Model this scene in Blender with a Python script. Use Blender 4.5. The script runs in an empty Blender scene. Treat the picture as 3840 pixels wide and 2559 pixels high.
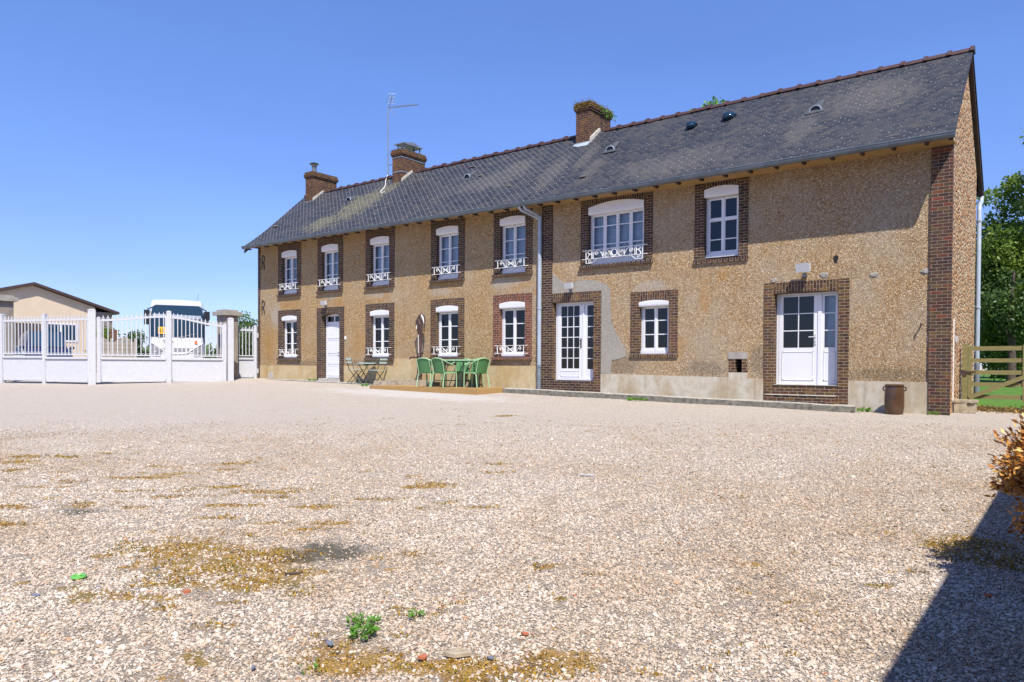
import bpy, math, random
import numpy as np
from mathutils import Vector, Matrix
random.seed(7); rng = np.random.default_rng(7)
S = bpy.context.scene
COL = S.collection

# ------------------------------------------------------------------ camera
YAW, PITCH, ROLL = 0.657276, -0.0159672, 0.0051843
cyw, syw, cp, sp = math.cos(YAW), math.sin(YAW), math.cos(PITCH), math.sin(PITCH)
FW = Vector((-syw*cp, cyw*cp, sp)); R0 = Vector((cyw, syw, 0)); U0 = R0.cross(FW)
RT = R0*math.cos(ROLL) + U0*math.sin(ROLL); UP = U0*math.cos(ROLL) - R0*math.sin(ROLL)
CAM = Vector((1.9, -18.0, 1.0))
cd = bpy.data.cameras.new("camera"); cam = bpy.data.objects.new("camera", cd); COL.objects.link(cam)
m = Matrix((RT, UP, -FW)).transposed().to_4x4(); m.translation = CAM
cam.matrix_world = m
cd.sensor_width = 36.0; cd.lens = 25.598; cd.shift_x = 0.0025; cd.shift_y = 0.03605
cd.clip_start = 0.05; cd.clip_end = 3000
S.camera = cam

# ------------------------------------------------------------------ light
SUN = Vector((-0.87, 0.78, -1.68)).normalized()
ld = bpy.data.lights.new("sun", 'SUN'); ld.energy = 5.0; ld.angle = math.radians(0.5); ld.color = (1.0, 0.95, 0.87)
lo = bpy.data.objects.new("sun", ld); COL.objects.link(lo); lo.rotation_euler = SUN.to_track_quat('-Z', 'Y').to_euler()
lo.location = (20, -30, 40)
W = bpy.data.worlds.new("World"); S.world = W; W.use_nodes = True
nt = W.node_tree; nt.nodes.clear()
sky = nt.nodes.new('ShaderNodeTexSky'); sky.sky_type = 'NISHITA'; sky.sun_disc = False
sky.sun_elevation = math.asin(-SUN.z); sky.sun_rotation = math.atan2(-SUN.x, -SUN.y)
sky.air_density = 1.0; sky.dust_density = 0.1; sky.ozone_density = 2.2; sky.altitude = 0
tint = nt.nodes.new('ShaderNodeMix'); tint.data_type = 'RGBA'; tint.blend_type = 'MULTIPLY'
tint.inputs[0].default_value = 1.0
tc = nt.nodes.new('ShaderNodeTexCoord'); sx = nt.nodes.new('ShaderNodeSeparateXYZ'); nt.links.new(tc.outputs['Generated'], sx.inputs[0])
rp_ = nt.nodes.new('ShaderNodeValToRGB'); 
cz = nt.nodes.new('ShaderNodeTexNoise'); cz.inputs['Scale'].default_value = 2.2; cz.inputs['Detail'].default_value = 5
cm = nt.nodes.new('ShaderNodeMapping'); cm.inputs['Scale'].default_value = (1, 1, 5); nt.links.new(tc.outputs['Generated'], cm.inputs[0]); nt.links.new(cm.outputs[0], cz.inputs['Vector'])
ca = nt.nodes.new('ShaderNodeMath'); ca.operation = 'MULTIPLY_ADD'; ca.inputs[1].default_value = -.22; nt.links.new(cz.outputs[0], ca.inputs[0])
cb = nt.nodes.new('ShaderNodeMath'); cb.operation = 'ADD'; cb.inputs[1].default_value = .11; nt.links.new(sx.outputs[2], cb.inputs[0]); nt.links.new(cb.outputs[0], ca.inputs[2])
nt.links.new(ca.outputs[0], rp_.inputs[0])
rp_.color_ramp.elements[0].position = 0.0; rp_.color_ramp.elements[0].color = (.62, .67, 1.08, 1)
rp_.color_ramp.elements[1].position = 0.45; rp_.color_ramp.elements[1].color = (.84, 1.0, 1.45, 1)
nt.links.new(rp_.outputs[0], tint.inputs[7])
bg = nt.nodes.new('ShaderNodeBackground'); bg.inputs[1].default_value = 0.10
wo = nt.nodes.new('ShaderNodeOutputWorld')
nt.links.new(sky.outputs[0], tint.inputs[6]); nt.links.new(tint.outputs[2], bg.inputs[0]); nt.links.new(bg.outputs[0], wo.inputs[0])
S.view_settings.view_transform = 'Standard'; S.view_settings.look = 'None'
S.view_settings.exposure = 0.57; S.view_settings.gamma = 1.0
S.render.engine = 'CYCLES'
S.cycles.max_bounces = 6; S.cycles.transparent_max_bounces = 16
S.cycles.use_denoising = True

# ------------------------------------------------------------------ tagging
def tag(o, label=None, cat=None, group=None, kind=None):
    if label: o['label'] = label
    if cat: o['category'] = cat
    if group: o['group'] = group
    if kind: o['kind'] = kind
    return o
def thing(name, label, cat, loc=(0, 0, 0), rz=0.0, group=None):
    o = bpy.data.objects.new(name, None); COL.objects.link(o)
    o.empty_display_size = 0.2
    o.location = loc; o.rotation_euler = (0, 0, rz)
    return tag(o, label, cat, group)
def copy_tree(o, parent=None):
    c = o.copy(); COL.objects.link(c); c.parent = parent
    for ch in list(o.children): copy_tree(ch, c)
    return c

# ------------------------------------------------------------------ mesh builder
class MB:
    def __init__(s): s.v = []; s.f = []; s.rot = []; s.mi = []; s.cur = 0
    def add(s, vs, fs, rot=False):
        b = len(s.v); s.v += [tuple(p) for p in vs]
        for f in fs: s.f.append([i+b for i in f]); s.rot.append(rot); s.mi.append(s.cur)
        return s
    def box(s, x0, x1, y0, y1, z0, z1, rot=False):
        v = [(x0,y0,z0),(x1,y0,z0),(x1,y1,z0),(x0,y1,z0),(x0,y0,z1),(x1,y0,z1),(x1,y1,z1),(x0,y1,z1)]
        return s.add(v, [(0,3,2,1),(4,5,6,7),(0,1,5,4),(1,2,6,5),(2,3,7,6),(3,0,4,7)], rot)
    def bbox(s, x0, x1, y0, y1, z0, z1, b=0.01):
        # box with chamfered vertical + top edges
        v = []; 
        for (z, i) in ((z0, 0), (z1-b, 0), (z1, b)):
            xa, xb, ya, yb = x0+i, x1-i, y0+i, y1-i
            c = b
            v += [(xa+c,ya,z),(xb-c,ya,z),(xb,ya+c,z),(xb,yb-c,z),(xb-c,yb,z),(xa+c,yb,z),(xa,yb-c,z),(xa,ya+c,z)]
        f = [tuple(range(7,-1,-1)), tuple(range(16,24))]
        for r in range(2):
            for k in range(8): f.append((r*8+k, r*8+(k+1)%8, (r+1)*8+(k+1)%8, (r+1)*8+k))
        return s.add(v, f)
    def beam(s, a, b, w, h, up=(0,0,1)):
        # rectangular bar from a to b; w across, h along 'up'
        a = Vector(a); b = Vector(b); d = (b-a).normalized(); u = Vector(up)
        x = d.cross(u); 
        if x.length < 1e-4: x = d.cross(Vector((0,1,0)))
        x.normalize(); u = x.cross(d).normalized()
        x *= w/2; u *= h/2
        v = [a-x-u, a+x-u, a+x+u, a-x+u, b-x-u, b+x-u, b+x+u, b-x+u]
        return s.add(v, [(0,1,2,3),(7,6,5,4),(0,4,5,1),(1,5,6,2),(2,6,7,3),(3,7,4,0)])
    def prism(s, pts, ext, rot=False):
        n = len(pts); e = Vector(ext); P = [Vector(p) for p in pts]
        v = P + [p+e for p in P]
        f = [tuple(range(n)), tuple(range(2*n-1, n-1, -1))]
        f += [(k, n+k, n+(k+1) % n, (k+1) % n) for k in range(n)]
        return s.add(v, f, rot)
    def tube(s, path, r, n=6, closed=False, cap=True):
        P = [Vector(p) for p in path]; m_ = len(P); vs = []; fs = []
        rr = r if hasattr(r, '__len__') else [r]*m_
        t0 = None; up = None
        for i, p in enumerate(P):
            if closed: t = (P[(i+1) % m_]-P[i-1])
            else: t = P[min(i+1, m_-1)]-P[max(i-1, 0)]
            t.normalize()
            if up is None:
                up = t.cross(Vector((0.31, 0.87, 0.2)))
                if up.length < 1e-3: up = t.cross(Vector((1, 0, 0)))
            up = up - t*up.dot(t)
            if up.length < 1e-6: up = t.orthogonal()
            up.normalize(); b = t.cross(up)
            for k in range(n):
                a = 2*math.pi*k/n
                vs.append(p + (up*math.cos(a) + b*math.sin(a))*rr[i])
        for i in range(m_ if closed else m_-1):
            j = (i+1) % m_
            for k in range(n): fs.append((i*n+k, i*n+(k+1) % n, j*n+(k+1) % n, j*n+k))
        if cap and not closed:
            fs.append(tuple(range(n-1, -1, -1))); fs.append(tuple(range((m_-1)*n, m_*n)))
        return s.add(vs, fs)
    def lathe(s, prof, c=(0, 0, 0), n=20, axis='z'):
        vs = []; fs = []
        for (r, z) in prof:
            for k in range(n):
                a = 2*math.pi*k/n; p = (r*math.cos(a), r*math.sin(a), z)
                if axis == 'y': p = (p[0], p[2], p[1])
                if axis == 'x': p = (p[2], p[0], p[1])
                vs.append((p[0]+c[0], p[1]+c[1], p[2]+c[2]))
        for i in range(len(prof)-1):
            for k in range(n): fs.append((i*n+k, i*n+(k+1) % n, (i+1)*n+(k+1) % n, (i+1)*n+k))
        fs.append(tuple(range(n-1, -1, -1))); fs.append(tuple(range((len(prof)-1)*n, len(prof)*n)))
        return s.add(vs, fs)
    def sphere(s, c, rx, ry=None, rz=None, n=10):
        ry = ry or rx; rz = rz or rx; vs = []; fs = []
        for i in range(1, n):
            t = math.pi*i/n
            for k in range(n*2): a = math.pi*k/n; vs.append((c[0]+rx*math.sin(t)*math.cos(a), c[1]+ry*math.sin(t)*math.sin(a), c[2]+rz*math.cos(t)))
        m_ = n*2
        for i in range(n-2):
            for k in range(m_): fs.append((i*m_+k, (i+1)*m_+k, (i+1)*m_+(k+1) % m_, i*m_+(k+1) % m_))
        vs += [(c[0], c[1], c[2]+rz), (c[0], c[1], c[2]-rz)]; a, b = len(vs)-2, len(vs)-1
        for k in range(m_): fs.append((a, k, (k+1) % m_)); fs.append((b, (n-2)*m_+(k+1) % m_, (n-2)*m_+k))
        return s.add(vs, fs)
    def build(s, name, mat, parent=None, smooth=False):
        me = bpy.data.meshes.new(name); me.from_pydata(s.v, [], s.f); me.validate(clean_customdata=False)
        mats = mat if isinstance(mat, (list, tuple)) else [mat]
        for q in mats: me.materials.append(q)
        uv = me.uv_layers.new(name="UVMap")
        if len(me.polygons) == len(s.f):
            for p in me.polygons:
                p.material_index = s.mi[p.index]; n = p.normal; a = [abs(n.x), abs(n.y), abs(n.z)]
                ro = s.rot[p.index]
                for li in p.loop_indices:
                    c = me.vertices[me.loops[li].vertex_index].co
                    if a[1] >= a[0] and a[1] >= a[2]: q = (c.x, c.z)
                    elif a[0] >= a[2]: q = (c.y, c.z)
                    else: q = (c.x, c.y)
                    uv.data[li].uv = (q[1], q[0]) if ro else q
        if smooth:
            me.polygons.foreach_set('use_smooth', [True]*len(me.polygons))
            try: me.set_sharp_from_angle(angle=math.radians(40))
            except Exception: pass
        me.update()
        o = bpy.data.objects.new(name, me); COL.objects.link(o)
        if parent is not None: o.parent = parent
        return o

# ------------------------------------------------------------------ materials
class NT:
    def __init__(s, name):
        s.m = bpy.data.materials.new(name); s.m.use_nodes = True; s.t = s.m.node_tree; s.t.nodes.clear()
        s.out = s.n('ShaderNodeOutputMaterial'); s.b = s.n('ShaderNodeBsdfPrincipled'); s.l(s.b.outputs[0], s.out.inputs[0])
    def n(s, t, **k):
        x = s.t.nodes.new(t)
        for a, b in k.items(): setattr(x, a, b)
        return x
    def l(s, a, b): s.t.links.new(a, b)
    def put(s, sock, v):
        if hasattr(v, 'is_output') or isinstance(v, bpy.types.NodeSocket): s.l(v, sock)
        else: sock.default_value = v
    def coord(s, w='Object'): return s.n('ShaderNodeTexCoord').outputs[w]
    def noise(s, vec, scale, detail=3, rough=0.55, out='Fac'):
        x = s.n('ShaderNodeTexNoise'); s.put(x.inputs['Vector'], vec); x.inputs['Scale'].default_value = scale
        x.inputs['Detail'].default_value = detail; x.inputs['Roughness'].default_value = rough; return x.outputs[out]
    def vor(s, vec, scale, feature='F1', out='Distance', rand=1.0):
        x = s.n('ShaderNodeTexVoronoi', feature=feature); s.put(x.inputs['Vector'], vec); x.inputs['Scale'].default_value = scale
        x.inputs['Randomness'].default_value = rand; return x.outputs[out]
    def ramp(s, fac, stops, interp='LINEAR'):
        x = s.n('ShaderNodeValToRGB'); s.put(x.inputs[0], fac); cr = x.color_ramp; cr.interpolation = interp
        while len(cr.elements) < len(stops): cr.elements.new(0.5)
        for e, (p, c) in zip(cr.elements, stops): e.position = p; e.color = c if len(c) == 4 else (*c, 1)
        return x.outputs[0]
    def mix(s, fac, a, b, mode='MIX'):
        x = s.n('ShaderNodeMix', data_type='RGBA', blend_type=mode); s.put(x.inputs[0], fac)
        for i, v in ((6, a), (7, b)): s.put(x.inputs[i], (*v, 1) if isinstance(v, tuple) and len(v) == 3 else v)
        return x.outputs[2]
    def math(s, op, a, b=0.0, c=None, clamp=False):
        x = s.n('ShaderNodeMath', operation=op, use_clamp=clamp); s.put(x.inputs[0], a); s.put(x.inputs[1], b)
        if c is not None: s.put(x.inputs[2], c)
        return x.outputs[0]
    def mapr(s, v, a, b, c=0.0, d=1.0):
        x = s.n('ShaderNodeMapRange'); s.put(x.inputs[0], v)
        for i, q in enumerate((a, b, c, d)): x.inputs[i+1].default_value = q
        return x.outputs[0]
    def mapping(s, vec, scale=(1,1,1), loc=(0,0,0), rot=(0,0,0)):
        x = s.n('ShaderNodeMapping'); s.put(x.inputs[0], vec); x.inputs['Scale'].default_value = scale; x.inputs['Location'].default_value = loc
        x.inputs['Rotation'].default_value = rot; return x.outputs[0]
    def bump(s, h, strength=0.5, dist=0.01, nrm=None):
        x = s.n('ShaderNodeBump'); s.put(x.inputs['Height'], h); x.inputs['Strength'].default_value = strength; x.inputs['Distance'].default_value = dist
        if nrm is not None: s.l(nrm, x.inputs['Normal'])
        return x.outputs[0]
    def fin(s, col=None, rough=0.6, nrm=None, metal=0.0, spec=0.5):
        if col is not None: s.put(s.b.inputs['Base Color'], (*col, 1) if isinstance(col, tuple) and len(col) == 3 else col)
        s.put(s.b.inputs['Roughness'], rough); s.put(s.b.inputs['Metallic'], metal); s.put(s.b.inputs['Specular IOR Level'], spec)
        if nrm is not None: s.l(nrm, s.b.inputs['Normal'])
        return s.m
    def spot(s, vec, c, r, nz=None, amt=0.5):
        # 0..1 mask around a point, axis radii r, edge broken by noise
        d = s.mapping(vec, scale=tuple(1/q for q in r), loc=tuple(-a/q for a, q in zip(c, r)))
        x = s.n('ShaderNodeVectorMath', operation='LENGTH'); s.l(d, x.inputs[0]); v = x.outputs['Value']
        if nz is not None: v = s.math('ADD', v, s.math('MULTIPLY', s.math('SUBTRACT', nz, 0.5), amt*4))
        return s.mapr(v, 1.0, 0.45)

def plain(name, col, rough=0.55, metal=0.0, var=0.12, scale=8.0, bump=0.0, spec=0.5):
    t = NT(name); c = t.coord(); n = t.noise(c, scale, 4)
    dark = tuple(x*(1-var) for x in col); lite = tuple(min(1, x*(1+var)) for x in col)
    k = t.ramp(n, [(0.3, dark), (0.7, lite)])
    return t.fin(k, rough, t.bump(t.noise(c, scale*9, 3), bump, 0.004) if bump else None, metal, spec)

def mat_roughcast(name, tone=(1, 1, 1), patch=False):
    t = NT(name); c = t.coord()
    w = t.n('ShaderNodeVectorMath', operation='ADD'); t.l(c, w.inputs[0])
    wob = t.n('ShaderNodeVectorMath', operation='SCALE'); t.l(t.noise(c, 9, 2, out='Color'), wob.inputs[0]); wob.inputs['Scale'].default_value = 0.05
    t.l(wob.outputs[0], w.inputs[1]); v = w.outputs[0]
    sc = 35 if not patch else 44
    cell = t.vor(v, sc, 'F1', 'Color'); sep = t.n('ShaderNodeSeparateColor'); t.l(cell, sep.inputs[0])
    k = lambda r, g, b: (r*tone[0], g*tone[1], b*tone[2])
    if patch: cols = [(0.0, k(.30,.27,.22)), (0.5, k(.37,.34,.29)), (1.0, k(.44,.41,.36))]
    else: cols = [(0.0, k(0.338,0.195,0.086)), (0.22, k(0.495,0.306,0.136)), (0.5, k(0.598,0.409,0.214)), (0.75, k(0.677,0.492,0.291)), (0.93, k(0.745,0.594,0.402)), (1.0, k(0.473,0.379,0.265))]
    col = t.ramp(sep.outputs[0], cols)
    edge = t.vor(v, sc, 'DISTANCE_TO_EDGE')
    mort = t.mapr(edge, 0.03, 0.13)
    col = t.mix(mort, k(.20,.14,.085) if not patch else k(.25,.23,.2), col)  # mortar joints, coloured darker to paint in the shade of the recesses
    big = t.noise(c, 0.9, 4)
    col = t.mix(t.mapr(big, 0.42, 0.72, 0, 0.55), col, t.mix(0.5, col, k(.44,.40,.35)))
    if not patch:
        sx_ = t.n('ShaderNodeSeparateXYZ'); t.l(c, sx_.inputs[0])
        lf = t.mapr(t.math('ADD', sx_.outputs[0], t.math('MULTIPLY', t.noise(c, .35, 2), 3.0)), -8.5, -12.5, 0, 1)
        col = t.mix(lf, col, t.mix(1.0, col, (.97,.93,.83), 'MULTIPLY'))
        stv = t.noise(t.mapping(c, (5, 1, .35)), 1.3, 4)
        col = t.mix(t.mapr(stv, .56, .72, 0, .35), col, t.mix(1.0, col, (.62,.58,.52), 'MULTIPLY'))
        col = t.mix(t.mapr(t.noise(c, .5, 5, .7), .48, .66, 0, .45), col, (.46,.40,.31))
        nz = t.noise(c, 5, 5, 0.65)
        org = None
        for (x, z, rx, rz) in ((-11.55,3.55,.75,.3),(-23.35,3.48,.95,.32),(-17.85,3.5,.7,.28),(-14.6,3.6,.5,.25),(-5.62,2.75,.2,.55),(-5.15,3.35,.2,.25),(-20.3,3.4,.5,.25),(-10.9,3.3,.3,.2),(-24.6,1.9,.6,.9),(-18.9,1.7,.7,.7),(-6.3,1.6,.3,.4)):
            q = t.spot(c, (x, 0, z), (rx, 50, rz), nz, 0.6)
            org = q if org is None else t.math('MAXIMUM', org, q)
        fine = t.mapr(t.noise(c, 26, 3), 0.42, 0.6)
        col = t.mix(t.math('MULTIPLY', t.math('MULTIPLY', org, fine), 0.75), col, (.46,.22,.035))
        dk = None
        for (x, z, rx, rz) in ((-5.6,.95,.7,.3),(-8.1,1.05,.8,.35),(-1.3,.85,1.2,.22),(-22,1.05,1.6,.2),(-19,1.05,1.2,.2),(-4.2,1.2,.3,.4),(-3.0,.9,.6,.3)):
            q = t.spot(c, (x, 0, z), (rx, 50, rz), nz, 0.5)
            dk = q if dk is None else t.math('MAXIMUM', dk, q)
        col = t.mix(t.math('MULTIPLY', dk, t.mapr(fine, 0, 1, .2, .6)), col, (.10,.09,.07))
        pal = None
        for (x, z, rx, rz) in ((-12.1,3.62,.75,.22),(-14.9,3.5,.8,.18),(-18.1,3.55,.6,.15),(-7.2,3.2,.6,.2),(-24.2,3.0,.5,.6)):
            q = t.spot(c, (x, 0, z), (rx, 50, rz), nz, 0.4)
            pal = q if pal is None else t.math('MAXIMUM', pal, q)
        col = t.mix(t.math('MULTIPLY', pal, .5), col, (.45,.42,.37))
    h = t.math('MULTIPLY', t.mapr(edge, 0.0, 0.35), t.mapr(sep.outputs[1], 0, 1, 0.5, 1.0))
    h = t.math('ADD', h, t.math('MULTIPLY', t.noise(c, 120, 2), 0.35))
    return t.fin(col, 0.95, t.bump(h, 1.0 if not patch else .6, 0.022), spec=0.2)

def mat_brick(name, cols, mort=(.36,.31,.24), roww=0.0718, lich=0.0):
    t = NT(name); uv = t.coord('UV')
    x = t.n('ShaderNodeTexBrick'); t.l(uv, x.inputs['Vector'])
    x.offset = 0.5; x.inputs['Color1'].default_value = (0,0,0,1); x.inputs['Color2'].default_value = (1,1,1,1); x.inputs['Mortar'].default_value = (.5,.5,.5,1)
    x.inputs['Scale'].default_value = 1.0; x.inputs['Mortar Size'].default_value = 0.0056; x.inputs['Mortar Smooth'].default_value = 0.25
    x.inputs['Brick Width'].default_value = 0.205; x.inputs['Row Height'].default_value = roww
    c = t.coord()
    sep = t.n('ShaderNodeSeparateColor'); t.l(x.outputs['Color'], sep.inputs[0])
    n_ = len(cols); base = t.ramp(sep.outputs[0], [((i+.5)/n_, q) for i, q in enumerate(cols)])
    base = t.mix(t.mapr(t.noise(c, 30, 4), .35, .7, 0, .45), base, t.mix(.5, base, (.03,.02,.02)))
    base = t.mix(t.mapr(t.noise(c, 1.3, 3), .5, .7, 0, .4), base, t.mix(.6, base, (.20,.10,.07)))
    if lich:
        base = t.mix(t.math('MULTIPLY', t.mapr(t.noise(c, 7, 5, .7), .5, .62), lich), base, (.30,.17,.03))
    mc = t.mix(t.mapr(t.noise(c, 14, 3), .35, .7), mort, tuple(q*.6 for q in mort))
    col = t.mix(x.outputs['Fac'], base, mc)
    h = t.math('ADD', t.math('SUBTRACT', 1.0, x.outputs['Fac']), t.math('MULTIPLY', t.noise(c, 90, 3), .3))
    return t.fin(col, t.mapr(x.outputs['Fac'], 0, 1, .7, .95), t.bump(h, .6, .006), spec=.12)

M = {}
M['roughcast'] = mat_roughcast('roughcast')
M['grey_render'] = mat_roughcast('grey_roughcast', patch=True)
BR = [(.034,.019,.016),(.066,.032,.022),(.045,.026,.022),(.09,.040,.025),(.030,.023,.023),(.10,.066,.026),(.056,.027,.02)]
M['brick'] = mat_brick('dark_brick', BR)
M['brick_warm'] = mat_brick('warm_brick', [(.055,.030,.024),(.10,.046,.028),(.042,.026,.022),(.15,.09,.03),(.075,.032,.024),(.06,.042,.026),(.11,.042,.028)], lich=.25)
M['brick_red'] = mat_brick('red_brick', [(.14,.042,.024),(.20,.062,.032),(.085,.035,.024),(.23,.085,.045),(.15,.045,.026)], (.38,.34,.28))
M['brick_pier'] = mat_brick('corner_brick', [(.05,.028,.024),(.075,.036,.028),(.058,.032,.028),(.085,.04,.03),(.045,.034,.034),(.11,.075,.032),(.066,.032,.025),(.19,.042,.025),(.052,.032,.03),(.062,.038,.03)], (.30,.25,.19), lich=.2)
M['brick_chimney'] = mat_brick('chimney_brick', [(.06,.026,.018),(.10,.036,.022),(.045,.022,.018),(.12,.045,.025),(.07,.032,.02)], (.24,.20,.155), lich=.35)
M['white'] = plain('white_lacquer', (.51,.51,.525), .35, var=.05)
M['white_pvc'] = plain('white_pvc', (.68,.68,.70), .3, var=.02, scale=3)
M['white_iron'] = plain('painted_iron', (.78,.77,.74), .5, var=.1, scale=20)
M['dark_iron'] = plain('dark_iron', (.035,.028,.026), .6, .4, var=.4, scale=14)
M['rust_iron'] = plain('rusty_iron', (.085,.05,.042), .65, .3, var=.4, scale=12, bump=.4)
M['zinc'] = plain('zinc', (.20,.225,.25), .42, .3, var=.2, scale=5)
M['gutter_zinc'] = plain('gutter_zinc', (.115,.135,.155), .5, .2, var=.25, scale=3); M['pipe'] = plain('pipe_blue_grey', (.33,.38,.44), .4, .0, var=.1, scale=3)
M['ochre'] = plain('ochre_board', (.36,.22,.085), .7, var=.15, scale=4)
M['brown_board'] = plain('brown_board', (.055,.032,.026), .7, var=.25, scale=6)
M['ridge'] = plain('ridge_tile', (.065,.032,.026), .45, var=.35, scale=6, bump=.3)
M['mortar'] = plain('mortar', (.42,.39,.34), .95, var=.25, scale=9, bump=.6)
M['lead'] = plain('weathered_lead', (.055,.06,.07), .6, var=.2); M['black'] = plain('black_plastic', (.015,.016,.02), .35, var=.1)
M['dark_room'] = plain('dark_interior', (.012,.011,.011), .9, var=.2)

def mat_plinth(o=False):
    t = NT('ochre_plinth' if o else 'cement_plinth'); c = t.coord()
    n1 = t.noise(t.mapping(c, (1, 1, .55)), 1.6, 5, .6); n2 = t.noise(c, 7, 5, .65)
    col = t.ramp(n1, [(.25,(.38,.26,.11)),(.45,(.46,.34,.17)),(.6,(.50,.40,.24)),(.8,(.42,.30,.14))] if o else [(.25,(.30,.22,.12)),(.45,(.42,.35,.25)),(.6,(.50,.46,.38)),(.8,(.40,.30,.18))])
    col = t.mix(t.mapr(n2, .45, .75, 0, .5), col, (.27,.22,.15))
    st = t.noise(t.mapping(c, (3.5, 1, .25)), 1.5, 4)
    col = t.mix(t.mapr(st, .58, .75, 0, .5), col, (.20,.15,.09))
    return t.fin(col, .85, t.bump(t.noise(c, 60, 4), .3, .004), spec=.25)
M['plinth'] = mat_plinth(); M['plinth_ochre'] = mat_plinth(True)

def mat_rubble():
    t = NT('rubble_stone'); c = t.coord()
    w = t.n('ShaderNodeVectorMath', operation='ADD'); t.l(c, w.inputs[0])
    wob = t.n('ShaderNodeVectorMath', operation='SCALE'); t.l(t.noise(c, 4, 3, out='Color'), wob.inputs[0]); wob.inputs['Scale'].default_value = .16
    t.l(wob.outputs[0], w.inputs[1]); v = t.mapping(w.outputs[0], (1, .55, 1))
    cell = t.vor(v, 9, 'F1', 'Color'); sep = t.n('ShaderNodeSeparateColor'); t.l(cell, sep.inputs[0])
    edge = t.vor(v, 9, 'DISTANCE_TO_EDGE')
    col = t.ramp(sep.outputs[0], [(0,(.36,.13,.06)),(.3,(.50,.25,.11)),(.6,(.58,.36,.18)),(.85,(.64,.50,.32)),(1,(.22,.11,.06))])
    col = t.mix(t.mapr(edge, .04, .16), (.50,.37,.24), col)
    col = t.mix(t.mapr(t.noise(c, 22, 4), .4, .7, 0, .5), col, t.mix(.55, col, (.20,.10,.05)))
    h = t.math('ADD', t.mapr(edge, 0, .3), t.math('MULTIPLY', t.noise(c, 25, 5), .7))
    return t.fin(col, .9, t.bump(h, 1.0, .06), spec=.2)
M['rubble'] = mat_rubble()

def mat_slate():
    t = NT('slate'); uv = t.coord('UV'); c = t.coord()
    x = t.n('ShaderNodeTexBrick'); t.l(uv, x.inputs['Vector']); x.offset = .5
    x.inputs['Color1'].default_value = (0,0,0,1); x.inputs['Color2'].default_value = (1,1,1,1); x.inputs['Mortar'].default_value = (.5,.5,.5,1)
    x.inputs['Scale'].default_value = 1; x.inputs['Mortar Size'].default_value = .0045; x.inputs['Mortar Smooth'].default_value = .1
    x.inputs['Brick Width'].default_value = .22; x.inputs['Row Height'].default_value = .11
    sep = t.n('ShaderNodeSeparateColor'); t.l(x.outputs['Color'], sep.inputs[0])
    col = t.ramp(sep.outputs[0], [(0,(.021,.023,.029)),(.5,(.031,.033,.042)),(.85,(.041,.041,.048)),(1,(.056,.051,.048))])
    col = t.mix(x.outputs['Fac'], col, (.008,.009,.011))  # gaps between slates; their shadow is put into the colour
    big = t.noise(t.mapping(uv, (.6, 1.0, 1)), .9, 5, .6)
    col = t.mix(t.mapr(big, .50, .75, 0, .45), col, (.072,.066,.062))
    lich = t.mapr(t.noise(t.mapping(uv, (1, 1, 1)), 13, 5, .7), .58, .68)
    lm = t.mapr(t.noise(uv, .7, 3), .42, .65)
    col = t.mix(t.math('MULTIPLY', t.math('MULTIPLY', lich, lm), .55), col, (.23,.21,.16))
    nz = t.noise(uv, 4, 5, .65)
    ye = None
    for (a, b, ra, rb) in ((-20.1,2.0,1.3,1.5),(-19.2,2.9,.7,.8),(-21.3,1.1,1.2,.8),(-19.6,2.4,1.0,1.2)):
        q = t.spot(uv, (a, b, 0), (ra, rb, 9), nz, .6); ye = q if ye is None else t.math('MAXIMUM', ye, q)
    col = t.mix(t.math('MULTIPLY', ye, t.mapr(t.noise(uv, 9, 4), .35, .65, .15, .7)), col, (.19,.17,.085))
    st = None
    for (a, b, ra, rb) in ((-9.3,1.5,.35,1.0),(-9.9,2.6,.3,1.0),(-3.4,1.5,.45,1.0),(-10.8,1.7,.5,1.3),(-12.6,2.6,.8,.7),(-2.0,2.7,1.3,1.2),(-6.5,.9,2.2,.9),(-13.5,2.0,1.8,.8)):
        q = t.spot(uv, (a, b, 0), (ra, rb, 9), nz, .5); st = q if st is None else t.math('MAXIMUM', st, q)
    col = t.mix(t.math('MULTIPLY', st, t.mapr(lich, 0, 1, .3, .6)), col, (.14,.125,.105))
    # pale steel slate hooks, one at the foot of every slate
    s2 = t.n('ShaderNodeSeparateXYZ'); t.l(uv, s2.inputs[0])
    rv = t.math('DIVIDE', s2.outputs[1], .11); row = t.math('FLOOR', rv); fv = t.math('FRACT', rv)
    fu = t.math('FRACT', t.math('ADD', t.math('DIVIDE', s2.outputs[0], .22), t.math('MULTIPLY', t.math('MODULO', row, 2.0), .5)))
    du = t.math('MULTIPLY', t.math('SUBTRACT', fu, .5), .22); dv = t.math('MULTIPLY', t.math('SUBTRACT', fv, .2), .11)
    dd = t.math('SQRT', t.math('ADD', t.math('MULTIPLY', du, du), t.math('MULTIPLY', dv, dv)))
    hk = t.math('LESS_THAN', dd, .0155)
    left = t.mapr(s2.outputs[0], -13.0, -9.5, 1.0, .40)
    hk = t.math('MULTIPLY', t.math('MULTIPLY', hk, t.math('LESS_THAN', sep.outputs[0], left)), .55)
    col = t.mix(hk, col, (.62,.62,.6))
    hgt = t.math('ADD', t.math('SUBTRACT', 1.0, fv), t.math('MULTIPLY', sep.outputs[0], .5))
    hgt = t.math('ADD', hgt, t.math('MULTIPLY', t.noise(c, 60, 3), .25))
    return t.fin(col, t.mapr(sep.outputs[0], 0, 1, .5, .75), t.bump(hgt, .5, .006), spec=.35)
M['slate'] = mat_slate()

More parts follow.
